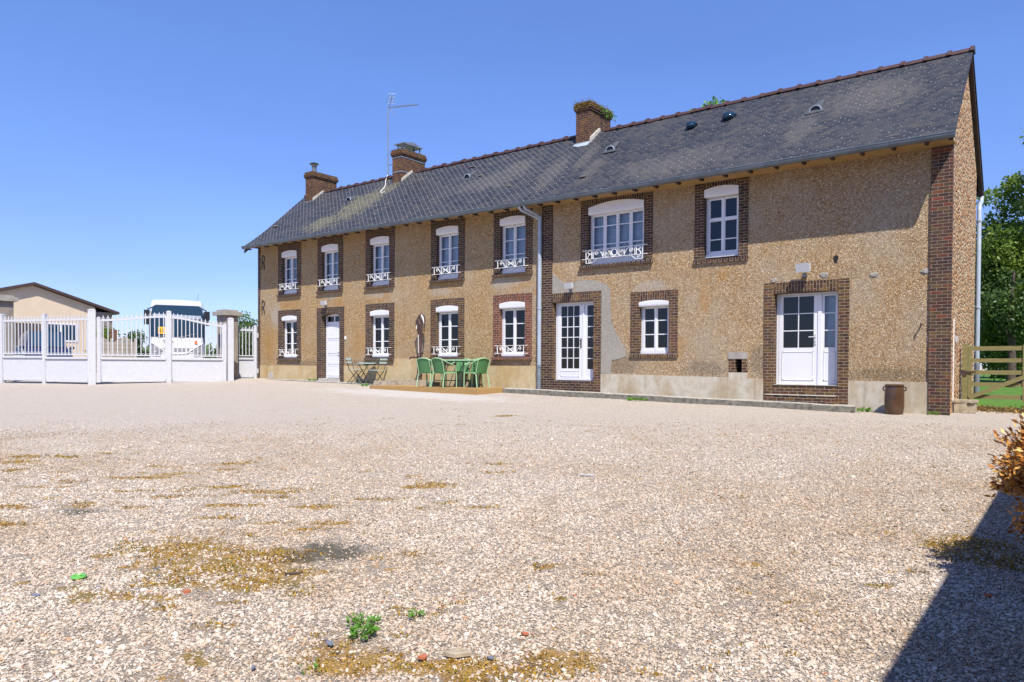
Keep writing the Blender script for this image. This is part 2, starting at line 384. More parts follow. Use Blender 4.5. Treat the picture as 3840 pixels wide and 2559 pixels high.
def mat_wood(name, a, b, sc=(1, 1, 1)):
    t = NT(name); c = t.coord(); v = t.mapping(c, sc)
    n = t.noise(v, 6, 6, .65)
    col = t.ramp(n, [(.25, a), (.75, b)])
    return t.fin(col, .75, t.bump(n, .25, .004), spec=.3)
M['deck'] = mat_wood('deck_boards', (.27,.155,.05), (.42,.27,.11), (1, 9, 9))
M['gate_wood'] = mat_wood('gate_timber', (.15,.135,.05), (.29,.25,.11), (1, 8, 8))
M['grey_wood'] = mat_wood('grey_cladding', (.16,.14,.125), (.26,.23,.21), (8, 8, .6))
M['concrete'] = plain('concrete', (.30,.275,.24), .9, var=.25, scale=3, bump=.5)
M['kerb'] = plain('kerb_stone', (.33,.31,.27), .9, var=.35, scale=5, bump=.6)
M['kerb_face'] = plain('kerb_side', (.17,.155,.125), .95, var=.5, scale=9, bump=.8)
M['pillar'] = plain('pillar_render', (.25,.215,.175), .9, var=.22, scale=2.2, bump=.4)
M['stone'] = plain('block_stone', (.36,.30,.21), .9, var=.35, scale=10, bump=.9)
M['jar'] = plain('stoneware_glaze', (.075,.038,.018), .28, var=.35, scale=3.5, spec=.6)
M['green_paint'] = plain('green_paint', (.28,.47,.26), .4, var=.08)
M['green_seat'] = plain('green_wicker', (.065,.19,.065), .55, var=.2, scale=40, bump=.5)
M['bistro'] = plain('bistro_metal', (.42,.55,.52), .45, var=.1)
M['bistro_dark'] = plain('bistro_legs', (.055,.075,.07), .5, var=.2)
M['beige_wall'] = plain('beige_render', (.57,.46,.33), .85, var=.05, scale=2, bump=.1)
M['terracotta'] = plain('terracotta', (.42,.13,.06), .85, var=.2, scale=20)
M['slate_chip'] = plain('slate_chip', (.15,.165,.2), .6, var=.2, scale=20)
M['bus_white'] = plain('bus_paint', (.62,.62,.63), .25, var=.02, scale=2)
M['bus_grey'] = plain('bus_grille', (.22,.22,.23), .5, var=.1)
M['yellow'] = plain('yellow_sign', (.75,.42,.02), .5, var=.05)
M['orange'] = plain('orange_lens', (.8,.14,.02), .3, var=.05)
M['navy'] = plain('navy_paint', (.012,.017,.06), .18, var=.05, scale=2)
M['lime_plastic'] = plain('green_plastic', (.12,.38,.07), .35, var=.1)
M['curtain'] = plain('voile', (.50,.56,.66), .9, var=.12, scale=6)

def mat_glass():
    t = NT('window_glass'); t.t.nodes.remove(t.b)
    tr = t.n('ShaderNodeBsdfTransparent'); tr.inputs[0].default_value = (.82,.88,.9,1)
    gl = t.n('ShaderNodeBsdfGlossy'); gl.inputs['Roughness'].default_value = .02
    fr = t.n('ShaderNodeFresnel'); fr.inputs[0].default_value = 1.55
    mx = t.n('ShaderNodeMixShader'); t.l(t.math('MULTIPLY', fr.outputs[0], 1.25, clamp=True), mx.inputs[0]); t.l(tr.outputs[0], mx.inputs[1]); t.l(gl.outputs[0], mx.inputs[2])
    t.l(mx.outputs[0], t.out.inputs[0]); return t.m
M['glass'] = mat_glass()
def mat_darkglass():
    t = NT('tinted_glass'); return t.fin((.010,.036,.07), .08, spec=.5)
M['darkglass'] = mat_darkglass()

def mat_leaf(name, cols, trans=.35, rough=.5):
    t = NT(name); t.t.nodes.remove(t.b)
    g = t.n('ShaderNodeNewGeometry'); c = t.coord()
    k = t.math('ADD', t.math('MULTIPLY', g.outputs['Random Per Island'], .6), t.math('MULTIPLY', t.noise(c, 1.4, 2), .45))
    n_ = len(cols); col = t.ramp(k, [((i+.3)/n_, q) for i, q in enumerate(cols)])
    d = t.n('ShaderNodeBsdfPrincipled'); t.l(col, d.inputs['Base Color']); d.inputs['Roughness'].default_value = rough; d.inputs['Specular IOR Level'].default_value = .35
    tl = t.n('ShaderNodeBsdfTranslucent'); t.l(t.mix(.5, col, (.20,.28,.03), 'MIX'), tl.inputs[0])
    mx = t.n('ShaderNodeMixShader'); mx.inputs[0].default_value = trans
    t.l(d.outputs[0], mx.inputs[1]); t.l(tl.outputs[0], mx.inputs[2]); t.l(mx.outputs[0], t.out.inputs[0]); return t.m
M['leaf'] = mat_leaf('tree_leaves', [(.03,.075,.014),(.09,.165,.028),(.17,.26,.042),(.30,.38,.07)], .45)
M['leaf_dark'] = mat_leaf('dark_leaves', [(.03,.065,.018),(.055,.105,.026),(.09,.155,.035)], .2)
M['leaf_bright'] = mat_leaf('weed_leaves', [(.06,.17,.02),(.10,.26,.03),(.15,.33,.05)], .3)
def mat_dead():
    t = NT('dead_needles'); g = t.n('ShaderNodeNewGeometry')
    col = t.ramp(g.outputs['Random Per Island'], [(0,(.20,.06,.012)),(.3,(.38,.14,.02)),(.65,(.55,.25,.04)),(1,(.70,.45,.14))])
    return t.fin(col, .55, spec=.4)
M['dead'] = mat_dead()
M['bark'] = plain('bark', (.075,.055,.04), .9, var=.4, scale=10, bump=.8)

# ------------------------------------------------------------------ ground
def gh(x, y):
    x = np.asarray(x, float); y = np.asarray(y, float)
    z = -.0177*np.clip(x, -34, 6) + .038*np.clip(y, -45, 14)
    return z - .12*np.exp(-((x+25.2)**2+(y+2.2)**2)/(2*1.2**2))
def ghf(x, y): return float(gh(x, y))

# moss patches on the gravel: x, y, rx, ry, weight
MOSS = []
def px(sx, sy):
    # photograph pixel -> point on the yard (used once, to measure positions on the ground plane)
    f = 2730.43
    d = RT*((sx-1920+9.654)/f) + UP*(-(sy-1279.5-138.44)/f) + FW
    a = d.z + .0177*d.x - .038*d.y; b = -CAM.z - .0177*CAM.x + .038*CAM.y
    p = CAM + d*(b/a); return p
def moss(sx, sy, w, h, k=1.0):
    c = px(sx, sy); r = px(sx+w, sy); u = px(sx, sy-h)
    MOSS.append((c.x, c.y, max(.05, (r-c).length), max(.05, (u-c).length*.5), math.atan2(r.y-c.y, r.x-c.x), k))
for a in ((700,2060,260,70),(830,2130,330,80),(1000,2090,240,60),(960,2190,220,60),(560,2250,110,34),(640,2200,150,30),(1100,2150,150,40),
          (330,2240,110,40),(1120,2230,70,24),(390,2085,60,16),(860,1830,130,14),(1000,1850,110,14),(650,1865,140,14),(560,1790,160,10),(150,1715,130,12),(60,1735,90,12),(260,1718,90,8),
          (1650,1820,80,12),(1540,1828,60,10),(880,1900,150,14),(1180,1900,110,16),(1250,1960,80,14),(1150,1985,70,12),(520,1905,70,10),
          (1240,2430,130,60),(1900,2520,260,70),(1680,2500,230,60),(1320,2470,230,56),(2080,2480,170,66),(1400,2450,150,60),(1330,2510,160,40),(1540,2500,130,40),(1760,2490,150,50),(1900,2520,160,50),(2060,2500,180,60),(2160,2460,80,40),(1820,2550,200,40),(1480,2385,60,24),(1500,2285,50,18),(1650,2300,24,12),
          (800,2350,90,22),(700,2460,50,18),(760,2490,60,18),(660,2540,60,22),(1170,2500,70,30),(1190,2380,60,26),(270,2210,70,18),
          (2830,2115,40,10),(2970,2262,36,10),(3330,2200,58,14),(3530,2028,60,14),(3640,2040,200,70),(3430,2146,40,14),(3760,2100,200,60),(2100,2250,30,10),(2040,2130,50,20),
          (1890,1560,40,5),(600,2290,60,14),(880,2270,60,16),(420,2240,90,22)):
    moss(*a)
for _ in range(34):
    moss(random.uniform(-100, 1900), random.triangular(1690, 2050, 1860), random.uniform(40, 150), random.uniform(6, 15), random.uniform(.55, .95))
for _ in range(40):
    moss(random.uniform(0, 3000), random.uniform(2050, 2540), random.uniform(20, 60), random.uniform(6, 18), random.uniform(.5, .85))
DARK = []
for a in ((1270,2075,150,62),(1150,2088,150,46),(1210,2050,120,40),(300,1920,110,20)):
    c = px(a[0], a[1]); r = px(a[0]+a[2], a[1]); u = px(a[0], a[1]-a[3])
    DARK.append((c.x, c.y, (r-c).length, (u-c).length*.6, math.atan2(r.y-c.y, r.x-c.x), 1.0))
def blob(x, y, L):
    o = np.zeros_like(x)
    for (cx, cy, rx, ry, a, k) in L:
        dx = x-cx; dy = y-cy; u = (dx*math.cos(a)+dy*math.sin(a))/rx; v = (-dx*math.sin(a)+dy*math.cos(a))/ry
        o = np.maximum(o, k*np.exp(-(u*u+v*v)*.9))
    return o

def mat_gravel():
    t = NT('gravel_ground'); c = t.coord()
    v = c
    cell = t.vor(v, 62, 'F1', 'Color'); sep = t.n('ShaderNodeSeparateColor'); t.l(cell, sep.inputs[0])
    edge = t.vor(v, 62, 'DISTANCE_TO_EDGE')
    col = t.ramp(sep.outputs[0], [(0,(0.351,0.308,0.268)),(.10,(0.550,0.480,0.398)),(.3,(0.632,0.549,0.463)),(.6,(0.702,0.629,0.548)),(.85,(0.761,0.698,0.623)),(.97,(0.609,0.480,0.355)),(1,(0.258,0.229,0.216))])
    col = t.mix(t.mapr(edge, .02, .12), (.30,.25,.20), col)
    big = t.noise(c, .55, 5, .6); mid = t.noise(c, 2.6, 4, .6)
    col = t.mix(t.mapr(big, .45, .75, 0, .35), col, t.mix(.5, col, (.50,.41,.31)))
    col = t.mix(t.mapr(mid, .52, .8, 0, .3), col, t.mix(.5, col, (.42,.36,.28)))
    fl = t.vor(c, 9, 'F1', 'Distance'); col = t.mix(t.math('MULTIPLY', t.mapr(fl, .17, .06), t.mapr(t.noise(c, 3, 3), .4, .6)), col, (.20,.15,.10))
    col = t.mix(t.mapr(t.noise(c, 16, 5, .75), .35, .7, .35, 0), col, (.36,.29,.22))
    col = t.mix(t.math('MULTIPLY', t.spot(c, (-13.8, -2.6, .2), (5.0, 1.3, 9), mid, .3), .5), col, (.66,.64,.62))
    am = t.n('ShaderNodeAttribute', attribute_name='moss').outputs['Fac']; ad = t.n('ShaderNodeAttribute', attribute_name='dark').outputs['Fac']
    lo = t.n('ShaderNodeAttribute', attribute_name='loose').outputs['Fac']
    col = t.mix(t.math('MULTIPLY', lo, .5), col, t.ramp(t.noise(c, 25, 4), [(.3,(.10,.07,.045)),(.7,(.24,.18,.125))]))
    n1 = t.noise(c, 6, 5, .7)
    n3 = t.noise(c, 17, 4, .65); wide = t.mapr(t.noise(c, .8, 3), .5, .7, 0, .24)
    am = t.math('ADD', am, wide)
    mk = t.mapr(t.math('ADD', am, t.math('ADD', t.math('MULTIPLY', t.math('SUBTRACT', n1, .5), 1.5), t.math('MULTIPLY', t.math('SUBTRACT', n3, .5), 1.6))), .32, .62)
    mc = t.ramp(t.noise(c, 3.0, 4, .7), [(.28,(.06,.045,.012)),(.40,(.24,.12,.022)),(.52,(.40,.23,.05)),(.64,(.24,.155,.028)),(.75,(.095,.10,.020))])
    mc = t.mix(t.mapr(t.noise(c, 90, 2), .4, .65, 0, .6), mc, t.mix(.5, mc, (.38,.30,.14)))
    col = t.mix(t.math('MULTIPLY', mk, .9), col, mc)
    dk = t.mapr(t.math('ADD', ad, t.math('ADD', t.math('MULTIPLY', t.math('SUBTRACT', n1, .5), 1.2), t.math('MULTIPLY', t.math('SUBTRACT', n3, .5), 1.2))), .35, .8)
    col = t.mix(t.math('MULTIPLY', dk, .85), col, (.085,.078,.055))
    h = t.math('ADD', t.mapr(edge, 0, .3), t.math('MULTIPLY', sep.outputs[1], .8))
    return t.fin(col, .88, t.bump(h, .8, .012), spec=.25)
M['gravel'] = mat_gravel()

def axis(lo, hi, f0, f1, fine, far):
    a = list(np.arange(f0, f1+1e-6, fine)); s = fine; p = f0
    while p > lo: s = min(s*1.35, far); p -= s; a.insert(0, max(p, lo))
    s = fine; p = f1
    while p < hi: s = min(s*1.35, far); p += s; a.append(min(p, hi))
    return np.array(a)
gx = axis(-1200, 900, -8, 3.5, .11, 150); gy = axis(-600, 1400, -16.5, -3, .11, 150)
X, Y = np.meshgrid(gx, gy)
Z = gh(X, Y) + .012*np.sin(X*1.7+.6*Y)*np.sin(Y*1.3)
Z = Z + np.clip((np.hypot(X, Y)-120)/1500, 0, 1)*0
vv = np.stack([X, Y, Z], -1).reshape(-1, 3); nx, ny = len(gx), len(gy)
idx = np.arange(nx*ny).reshape(ny, nx)
ff = np.stack([idx[:-1,:-1], idx[:-1,1:], idx[1:,1:], idx[1:,:-1]], -1).reshape(-1, 4)
def fast_mesh(name, v, f, mat, parent=None, smooth=False):
    me = bpy.data.meshes.new(name); n = len(v); k = f.shape[1]
    me.vertices.add(n); me.vertices.foreach_set('co', v.astype(np.float32).ravel())
    me.loops.add(f.size); me.loops.foreach_set('vertex_index', f.astype(np.int32).ravel())
    me.polygons.add(len(f)); me.polygons.foreach_set('loop_start', np.arange(0, f.size, k, dtype=np.int32)); me.polygons.foreach_set('loop_total', np.full(len(f), k, np.int32))
    if smooth: me.polygons.foreach_set('use_smooth', np.ones(len(f), bool))
    me.materials.append(mat); me.update(calc_edges=True)
    o = bpy.data.objects.new(name, me); COL.objects.link(o)
    if parent is not None: o.parent = parent
    return o
ground = fast_mesh('ground', vv, ff, M['gravel'], smooth=True); tag(ground, kind='structure')
dd_ = (vv[:, 0]-CAM.x)*FW.x+(vv[:, 1]-CAM.y)*FW.y
at = ground.data.attributes.new('loose', 'FLOAT', 'POINT'); at.data.foreach_set('value', (np.clip((12.5-dd_)/8.0, 0, 1)**1.3).astype(np.float32))
for nm, L in (('moss', MOSS), ('dark', DARK)):
    at = ground.data.attributes.new(nm, 'FLOAT', 'POINT'); at.data.foreach_set('value', blob(vv[:, 0], vv[:, 1], L).astype(np.float32))

def hash_noise(x, y, s):
    # smooth value noise in numpy
    x = x*s; y = y*s; xi = np.floor(x).astype(int); yi = np.floor(y).astype(int); fx = x-xi; fy = y-yi
    fx = fx*fx*(3-2*fx); fy = fy*fy*(3-2*fy)
    h = lambda a, b: ((np.sin(a*127.1+b*311.7)*43758.5453) % 1.0)
    return (h(xi, yi)*(1-fx)+h(xi+1, yi)*fx)*(1-fy)+(h(xi, yi+1)*(1-fx)+h(xi+1, yi+1)*fx)*fy

# loose gravel stones on the near part of the yard (real pebbles; further out the ground sheet alone carries the grain)
def pebbles():
    n = 2150000
    d = np.sqrt(rng.uniform(2.9**2, 15.5**2, n)); keep = rng.random(n) < np.clip((15.5-d)/10.5, 0, 1)**1.3
    d = d[keep]; u0 = rng.uniform(-1.55, .92, len(d)); k_ = rng.random(len(d)) < np.clip((1.55+u0)/.55, 0, 1); d = d[k_]; u = u0[k_]*d
    x = CAM.x + FW.x*d + RT.x*u; y = CAM.y + FW.y*d + RT.y*u
    ok = (x < 2.9) & (y < -1.9); x = x[ok]; y = y[ok]
    mo = blob(x, y, MOSS) + (hash_noise(x, y, 7)-.5)*1.1 + (hash_noise(x+9, y, 19)-.5)*.8; dk = blob(x, y, DARK) + (hash_noise(x, y, 9)-.5)*.8
    ok = (rng.random(len(x)) > np.clip((mo-.22)*2.2, 0, .78)) & (rng.random(len(x)) > np.clip((dk-.25)*2.4, 0, .84))
    x = x[ok]; y = y[ok]; n = len(x)
    z = gh(x, y) + .012*np.sin(x*1.7+.6*y)*np.sin(y*1.3) + rng.uniform(-.001, .006, n)
    me = bpy.data.meshes.new('gravel'); me.vertices.add(n); me.vertices.foreach_set('co', np.stack([x, y, z], -1).astype(np.float32).ravel())
    s = np.where(rng.random(n) < .42, rng.gamma(7, .0007, n), rng.gamma(6.5, .00116, n)).clip(.003, .0185)
    if True: s[rng.random(n) < .004] *= 1.7
    sc = np.stack([s*rng.uniform(.9, 1.5, n), s*rng.uniform(.7, 1.1, n), s*rng.uniform(.4, .75, n)], -1)
    ro = np.stack([rng.normal(0, .35, n), rng.normal(0, .35, n), rng.uniform(0, 6.283, n)], -1)
    for nm, a in (('scl', sc), ('rot', ro)):
        at = me.attributes.new(nm, 'FLOAT_VECTOR', 'POINT'); at.data.foreach_set('vector', a.astype(np.float32).ravel())
    tn = np.clip(.32+1.5*(hash_noise(x, y, .9)*.6+hash_noise(x+5, y+3, 2.7)*.4-.5)+.25*(rng.random(n)-.5), 0, 1); at = me.attributes.new('tone', 'FLOAT', 'POINT'); at.data.foreach_set('value', tn.astype(np.float32))
    o = bpy.data.objects.new('gravel', me); COL.objects.link(o)
    tag(o, 'loose pale gravel stones covering the yard in the foreground', 'gravel', kind='stuff')
    t = NT('pebble'); oi = t.n('ShaderNodeObjectInfo'); c = t.coord()
    col = t.ramp(oi.outputs['Random'], [(0,(0.131,0.125,0.126)),(.05,(0.222,0.198,0.176)),(.10,(0.343,0.271,0.198)),(.25,(0.423,0.343,0.261)),(.5,(0.494,0.416,0.338)),(.75,(0.554,0.484,0.410)),(.92,(0.615,0.557,0.487)),(.955,(0.504,0.367,0.244)),(.985,(0.423,0.271,0.154)),(1,(0.302,0.145,0.081))])
    am = t.n('ShaderNodeAttribute', attribute_type='INSTANCER', attribute_name='tone').outputs['Fac']
    col = t.mix(am, col, t.mix(1.0, col, (.82,.73,.62), 'MULTIPLY'))
    pm = t.fin(col, .8, spec=.3); me.materials.append(pm)
    g = bpy.data.node_groups.new('gravel_scatter', 'GeometryNodeTree')
    g.interface.new_socket('Geometry', in_out='INPUT', socket_type='NodeSocketGeometry'); g.interface.new_socket('Geometry', in_out='OUTPUT', socket_type='NodeSocketGeometry')
    gi = g.nodes.new('NodeGroupInput'); go = g.nodes.new('NodeGroupOutput')
    ico = g.nodes.new('GeometryNodeMeshIcoSphere'); ico.inputs['Radius'].default_value = 1; ico.inputs['Subdivisions'].default_value = 1
    sp_ = g.nodes.new('GeometryNodeSetPosition'); nz = g.nodes.new('ShaderNodeTexNoise'); nz.inputs['Scale'].default_value = .9; nz.inputs['Detail'].default_value = 1
    sub = g.nodes.new('ShaderNodeVectorMath'); sub.operation = 'SUBTRACT'; sub.inputs[1].default_value = (.5, .5, .5)
    scl = g.nodes.new('ShaderNodeVectorMath'); scl.operation = 'SCALE'; scl.inputs['Scale'].default_value = 1.1
    g.links.new(nz.outputs['Color'], sub.inputs[0]); g.links.new(sub.outputs[0], scl.inputs[0]); g.links.new(ico.outputs[0], sp_.inputs['Geometry']); g.links.new(scl.outputs[0], sp_.inputs['Offset'])
    sm = g.nodes.new('GeometryNodeSetMaterial'); sm.inputs['Material'].default_value = pm; g.links.new(sp_.outputs[0], sm.inputs[0])
    ip = g.nodes.new('GeometryNodeInstanceOnPoints'); g.links.new(gi.outputs[0], ip.inputs['Points']); g.links.new(sm.outputs[0], ip.inputs['Instance'])
    for nm, so in (('rot', 'Rotation'), ('scl', 'Scale')):
        na = g.nodes.new('GeometryNodeInputNamedAttribute'); na.data_type = 'FLOAT_VECTOR'; na.inputs[0].default_value = nm
        g.links.new(na.outputs[0], ip.inputs[so])
    g.links.new(ip.outputs[0], go.inputs[0])
    md = o.modifiers.new('scatter', 'NODES'); md.node_group = g
pebbles()

def leaves(name, P, size, mat, parent=None, aspect=.55, up=0.0, dirs=None, jit=1.0):
    n = len(P); d = rng.normal(0, 1, (n, 3))
    if dirs is not None: d = dirs + d*jit*.45
    d[:, 2] += up; d /= np.linalg.norm(d, axis=1)[:, None]
    q = rng.normal(0, 1, (n, 3)); e = np.cross(d, q); e /= np.linalg.norm(e, axis=1)[:, None]
    s = size*rng.uniform(.6, 1.35, n)[:, None]
    a = P; bq = P + d*s*.5 + e*s*aspect*.5; c = P + d*s; dd = P + d*s*.5 - e*s*aspect*.5
    v = np.stack([a, bq, c, dd], 1).reshape(-1, 3); f = np.arange(4*n).reshape(n, 4)
    return fast_mesh(name, v, f, mat, parent)
def moss_tufts():
    n = 400000; x = rng.uniform(-11, 2.7, n); y = rng.uniform(-15.8, -5, n)
    mo = blob(x, y, MOSS)+(hash_noise(x, y, 6)-.5)*1.0+(hash_noise(x+9, y, 17)-.5)*.8
    ok = mo > .62; x = x[ok]; y = y[ok]; n = len(x)
    P = np.stack([x, y, gh(x, y)+.012*np.sin(x*1.7+.6*y)*np.sin(y*1.3)+rng.uniform(0, .008, n)], -1)
    t = NT('moss_tuft'); c = t.coord(); g = t.n('ShaderNodeNewGeometry')
    k = t.math('ADD', t.math('MULTIPLY', g.outputs['Random Per Island'], .35), t.math('MULTIPLY', t.noise(c, 2.6, 4, .7), .75))
    m_ = t.fin(t.ramp(k, [(.28,(.05,.035,.01)),(.40,(.22,.105,.014)),(.54,(.42,.24,.03)),(.66,(.24,.165,.02)),(.8,(.09,.11,.018))]), .9, spec=.1)
    o = leaves('moss', P, .02, m_, None, .5, .6); tag(o, 'brown and yellow moss growing between the gravel stones', 'moss', kind='stuff')
moss_tufts()
# ------------------------------------------------------------------ farmhouse
XL, XR = -25.44, -.165          # gable faces
DEP = 4.95
HOUSE = thing('farmhouse', 'long two-storey roughcast farmhouse with brick trim and slate roof', 'farmhouse', (0, 0, 0))
OPEN = []   # wall holes (xl, xr, zb, zt)
WLEFT = [-23.30, -20.727, -17.925, -14.625, -11.887]
for cx in WLEFT: OPEN.append((cx-.745, cx+.745, 3.83, 5.97))
for cx in (WLEFT[0], WLEFT[2], WLEFT[3], WLEFT[4]): OPEN.append((cx-.745, cx+.745, 1.23, 3.235))
OPEN += [(-21.505, -19.91, .2, 3.225), (-9.39, -7.13, 3.84, 5.77), (-5.905, -4.525, 3.70, 5.74), (-7.75, -6.38, 1.27, 3.045), (-4.085, -2.16, .1, 3.05), (-10.45, -8.715, .3, 3.16), (-4.955, -4.51, .80, 1.37)]
def grid_wall(mb, x0, x1, z0, z1, y0, y1, holes):
    xs = sorted({x0, x1, *[h[0] for h in holes], *[h[1] for h in holes]}); 
    for a, b in zip(xs, xs[1:]):
        cuts = sorted([(h[2], h[3]) for h in holes if h[0] <= a+1e-6 and h[1] >= b-1e-6]); z = z0
        for (c, d) in cuts:
            if c > z: mb.box(a, b, y0, y1, z, c)
            z = max(z, d)
        if z < z1: mb.box(a, b, y0, y1, z, z1)
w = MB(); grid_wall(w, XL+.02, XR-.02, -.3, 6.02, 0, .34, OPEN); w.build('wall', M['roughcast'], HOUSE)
b = MB(); b.box(XL+.02, XR-.02, DEP-.3, DEP, -.1, 5.75); b.build('rear_wall', M['rubble'], HOUSE)
RZ, RY = 8.55, 2.45            # ridge
def roofz(y): return RZ-.873*abs(y-RY)
def lift(x): return .11*max(0, min(1, (-8-x)/14))
def soff(x): return 5.745+.21*max(0, min(1, (-6.5-x)/13))
for nm, xa, xb in (('gable_wall', XR-.35, XR), ('gable_wall', XL, XL+.35)):
    b = MB(); P = [(xa, .05, -.2), (xa, DEP-.02, -.2), (xa, DEP-.02, roofz(DEP)-.14), (xa, RY, RZ-.16), (xa, .05, roofz(.05)-.14)]
    b.prism(P, (xb-xa, 0, 0))
    o = b.build(nm, M['rubble'], HOUSE)
# inner dark lining so that rooms read as rooms
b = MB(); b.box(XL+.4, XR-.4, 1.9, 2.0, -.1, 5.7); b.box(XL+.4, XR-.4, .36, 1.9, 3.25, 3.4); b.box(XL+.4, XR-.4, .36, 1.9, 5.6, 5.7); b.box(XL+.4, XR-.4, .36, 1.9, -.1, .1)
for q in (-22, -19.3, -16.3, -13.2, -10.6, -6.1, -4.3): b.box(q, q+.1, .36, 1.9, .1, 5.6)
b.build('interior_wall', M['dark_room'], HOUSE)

# roof: two slopes with real thickness, slight flare at the left eave
def roof():
    mb = MB(); xs = np.linspace(-25.53, -.045, 60); ts = np.linspace(0, 1, 15); th = .075
    def slope(front):
        top = []; bot = []
        for x in xs:
            fl = max(0, min(1, (-19-x)/6.0)); sag = .028*math.sin(x*.9)+.02*math.sin(x*2.3+1)
            for t_ in ts:
                y = -.74+(RY+.74)*t_ if front else (DEP+.69)+(RY-DEP-.69)*t_
                z = roofz(y) + sag*math.sin(math.pi*t_) - .16*fl*math.sin(math.pi*t_)*(1-t_) + lift(x)*(1-.6*t_)
                z += .03
                top.append((x, y, z)); bot.append((x, y, z-th))
        nt_ = len(ts); f = []; N = len(top)
        for i in range(len(xs)-1):
            for j in range(nt_-1):
                a = i*nt_+j; q = (a, a+nt_, a+nt_+1, a+1); r = (a+N, a+1+N, a+nt_+1+N, a+nt_+N)
                f += ([q, r] if front else [q[::-1], r[::-1]])
        for i in range(len(xs)-1): a = i*nt_; f.append((a, a+N, a+nt_+N, a+nt_))
        for j in range(nt_-1):
            f.append((j, j+1, j+1+N, j+N)); a = (len(xs)-1)*nt_+j; f.append((a, a+N, a+1+N, a+1))
        mb.add(top+bot, f)
    slope(True); slope(False)
    o = mb.build('roof', M['slate'], HOUSE)
    me = o.data; uv = me.uv_layers[0]
    for p in me.polygons:
        for li in p.loop_indices:
            c = me.vertices[me.loops[li].vertex_index].co; y = c.y if c.y < RY else 2*RY-c.y
            uv.data[li].uv = (c.x, (y+.74)*1.327)
    return o
ROOF = roof()
# ridge tiles with collars
b = MB(); x = -25.5; CH = [(-24.88, -24.32), (-19.38, -18.81), (-10.86, -10.28)]
while x < -.09:
    x1 = min(x+.5, -.035)
    if not any(a-.1 < (x+x1)/2 < c+.1 for a, c in CH):
        dz = random.uniform(-.012, .012)+lift(x)*.4+.02*math.sin(x*.9)*0
        prof = []
        for k in range(9): a = math.pi*k/8; prof.append((.135*math.cos(a), .115*math.sin(a)))
        for (xa, xb, g) in ((x, x1-.05, 1.0), (x1-.065, x1+.02, 1.28)):
            vs = [(xa, RY+p[0]*g, RZ-.045+dz+p[1]*g) for p in prof]+[(xb, RY+p[0]*g, RZ-.045+dz+p[1]*g) for p in prof]
            fs = [(k, k+1, k+10, k+9) for k in range(8)]+[tuple(range(8, -1, -1)), tuple(range(9, 18)), (0, 9, 17, 8)]
            b.add(vs, fs)
    elif b.v: b.build('ridge_tiles', M['ridge'], ROOF, smooth=True); b = MB()
    x += .5
b.build('ridge_tiles', M['ridge'], ROOF, smooth=True)
# barge boards under the verges
for (xa, xb) in ((-.16, -.07), (-25.51, -25.445)):
    b = MB()
    for s_ in (-1, 1):
        ya = RY; yb = -.66 if s_ < 0 else DEP+.6
        b.prism([(xa, ya, roofz(ya)-.05), (xa, yb, roofz(yb)-.05), (xa, yb, roofz(yb)-.17), (xa, ya, roofz(ya)-.17)], (xb-xa, 0, 0))
    b.build('verge_board', M['brown_board'], ROOF)
# eaves: ochre soffit, fascia, zinc gutter with brackets
b = MB(); b2 = MB(); xs = np.linspace(XL-.05, -.10, 26)
for a, c in zip(xs, xs[1:]):
    b.add([(a,-.60,5.745+lift(a)),(c,-.60,5.745+lift(c)),(c,.02,soff(c)),(a,.02,soff(a)),(a,-.60,5.765+lift(a)),(c,-.60,5.765+lift(c)),(c,.02,soff(c)+.02),(a,.02,soff(a)+.02)], [(0,3,2,1),(4,5,6,7),(0,1,5,4),(1,2,6,5),(2,3,7,6),(3,0,4,7)])
    b2.add([(a,-.625,5.735+lift(a)),(c,-.625,5.735+lift(c)),(c,-.601,5.735+lift(c)),(a,-.601,5.735+lift(a)),(a,-.625,5.85+lift(a)),(c,-.625,5.85+lift(c)),(c,-.601,5.85+lift(c)),(a,-.601,5.85+lift(a))], [(0,3,2,1),(4,5,6,7),(0,1,5,4),(1,2,6,5),(2,3,7,6),(3,0,4,7)])
b.build('soffit', M['ochre'], HOUSE); b2.build('fascia', M['ochre'], HOUSE)
def gutter(y, x0, x1, z):
    mb = MB(); r = .08
    prof = [(-r, .0)]+[(-r*math.cos(a), -.03-r*math.sin(a)) for a in np.linspace(0, math.pi, 9)]+[(r, .0)]
    P = prof+[(p[0]*.9, p[1]*.95) for p in prof][::-1]
    xs = np.linspace(x0, x1, 14)
    for a, c in zip(xs, xs[1:]):
        n = len(P); vs = [(a, y+p[0], z+p[1]+lift(a)) for p in P]+[(c, y+p[0], z+p[1]+lift(c)) for p in P]
        mb.add(vs, [(k, n+k, n+(k+1) % n, (k+1) % n) for k in range(n)]+([tuple(range(n))] if a == xs[0] else [])+([tuple(range(2*n-1, n-1, -1))] if c == xs[-1] else []))
    mb.tube([(x, y-r, z+lift(x)) for x in xs], .013, 6)
    for xx in np.arange(x0+.3, x1, 2.0): mb.prism([(xx, y+p[0]*1.07, z+lift(xx)+p[1]*1.04) for p in P], (.04, 0, 0))
    return mb.build('gutter', M['gutter_zinc'], HOUSE, smooth=True)
G1 = gutter(-.71, -25.5, -.035, 5.81)
gutter(DEP+.66, -25.5, -.045, 5.80)
for xx in np.arange(-25.4, -.3, .62):
    b = MB(); z = lift(xx)-.01; b.prism([(xx, -.40, 5.755+z), (xx, -.66, 5.745+z), (xx, -.64, 5.70+z), (xx, -.44, 5.70+z)], (.06, 0, 0)); b.build('gutter_bracket', M['brown_board'], G1)
